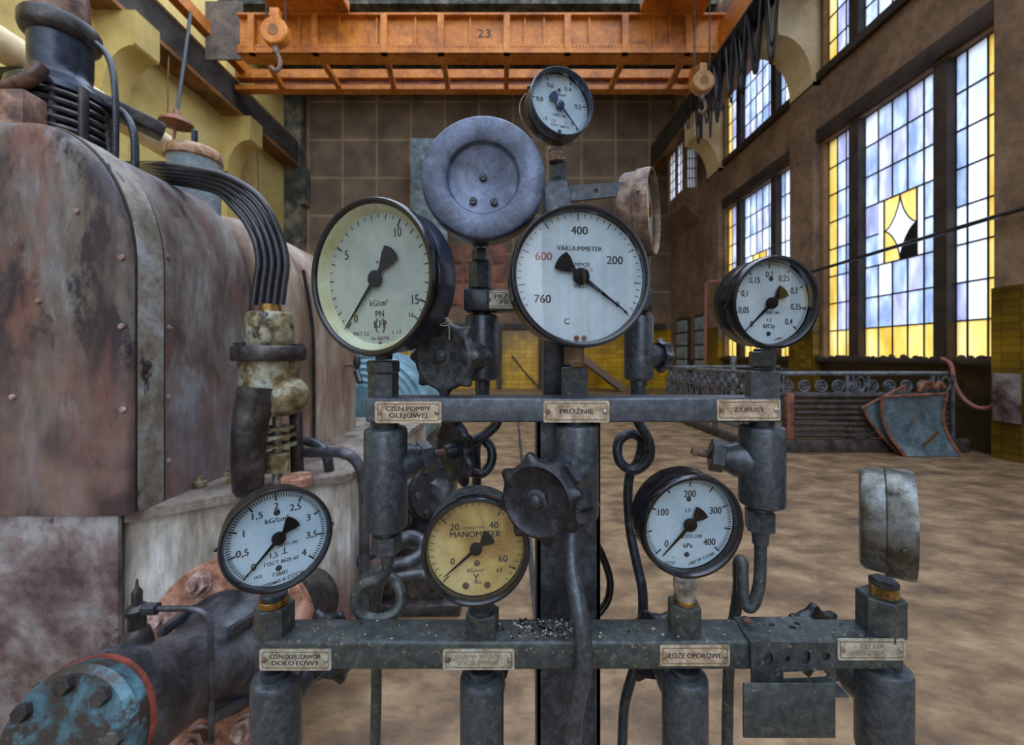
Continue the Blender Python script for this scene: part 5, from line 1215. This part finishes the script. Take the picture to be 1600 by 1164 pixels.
siphon('black rubber cable bulging out right of the post above the lower bar', [(915, 770, .615), (926, 835, .615), (941, 868, .615), (953, 905, .615), (950, 936, .615), (935, 958, .612), (915, 975, .61), (905, 1000, .61)], .0056, 'black_enamel', 'rubber_cable', 'cable', None)
# clamp band round valve and post
b = MB(); b.tube([P(880, 792, .49), P(905, 799, .484), P(925, 795, .50), P(936, 788, .545), P(936, 786, .62)], .0022, 8); tag(put(b, 'cable_tie', M_['black_enamel']), 'thin black tie wrapped round the centre valve and the post', 'tie')
# ------------------------------------------------------------------ perforated bracket over the lower bar
b = MB(); Yb = .4655; t_ = .0022


def oval(px, py, rx, ry, n=14):
    return [(X_(px + rx * math.cos(2 * math.pi * i / n), Yb), Z_(py + ry * math.sin(2 * math.pi * i / n), Yb)) for i in range(n)]


zt = Z_(1003, .468) + .0006
b.plate([(X_(1173, Yb), Z_(1064, Yb)), (X_(1304, Yb), Z_(1064, Yb)), (X_(1305, Yb), zt), (X_(1171, Yb), zt)], [oval(1199, 1028, 7.5, 11), oval(1229, 1028, 4.5, 5), oval(1258, 1026, 7.5, 11), oval(1289, 1024, 7, 7), [(X_(x, Yb), Z_(y, Yb)) for x, y in ((1222, 1048), (1288, 1045), (1294, 1049), (1294, 1053), (1288, 1057), (1222, 1060))]], t_, frame((0, Yb, 0), (0, -1, 0), (1, 0, 0)))
Mt = frame((0, 0, zt), (0, 0, 1), (1, 0, 0))
b.plate([(X_(1171, Yb), Yb - t_), (X_(1305, Yb), Yb - t_), (X_(1305, Yb) + .003, .509), (X_(1152, .5), .509)], [[(x + .004 * math.cos(a * .7854), y + .0032 * math.sin(a * .7854)) for a in range(8)] for x, y in ((X_(1209, .49), .494), (X_(1240, .487), .489), (X_(1248, .493), .496))], t_, Mt)
b.plate([(X_(1173, Yb), -.02 + Yb), (X_(1304, Yb), -.02 + Yb), (X_(1304, Yb), Yb), (X_(1173, Yb), Yb)], [], t_, frame((0, 0, Z_(1064, Yb) - .0022), (0, 0, 1), (1, 0, 0)))
b.box((X_(1160, .445), .4425, Z_(1150, .445)), (X_(1303, .445), .445, Z_(1066, .445)), .0005)
br = thing('perforated_bracket', 'folded steel bracket with oval holes hooked over the lower bar', 'bracket', P(1238, 1030, Yb))
put(b, 'folded_sheet', M_['bar_low'], br, ang=30)
b = MB(); b.ball(P(1166, 968, .492) , .006, 10, (1, 1, .5)); put(b, 'bolt', M_['rust_dark'], br)
# crumbs of plaster lying on the lower bar
b = MB(); rn = random.Random(3); zt = Z_(1003, .468)
for i in range(260):
    if i < 190: x = X_(rn.gauss(850, 34), .49); y = .492 + rn.uniform(-.017, .016)
    else: x = rn.uniform(X_(480, .49), X_(1340, .49)); y = .49 + rn.uniform(-.018, .018)
    if abs(y - .49) > .02: continue
    s = rn.uniform(.0005, .0016); b.cur = rn.choice((0, 0, 1, 2)); b.ball((x, y, zt + s * .5), s, 6, (rn.uniform(.7, 1.6), rn.uniform(.7, 1.4), .8))
o = put(b, 'plaster_crumbs', [M_['plate_grey'], M_['needle_black'], M_['rust_steel']], None, smooth=False, kind='stuff'); tag(o, 'loose crumbs of plaster and rust lying on the lower bar', 'crumbs')
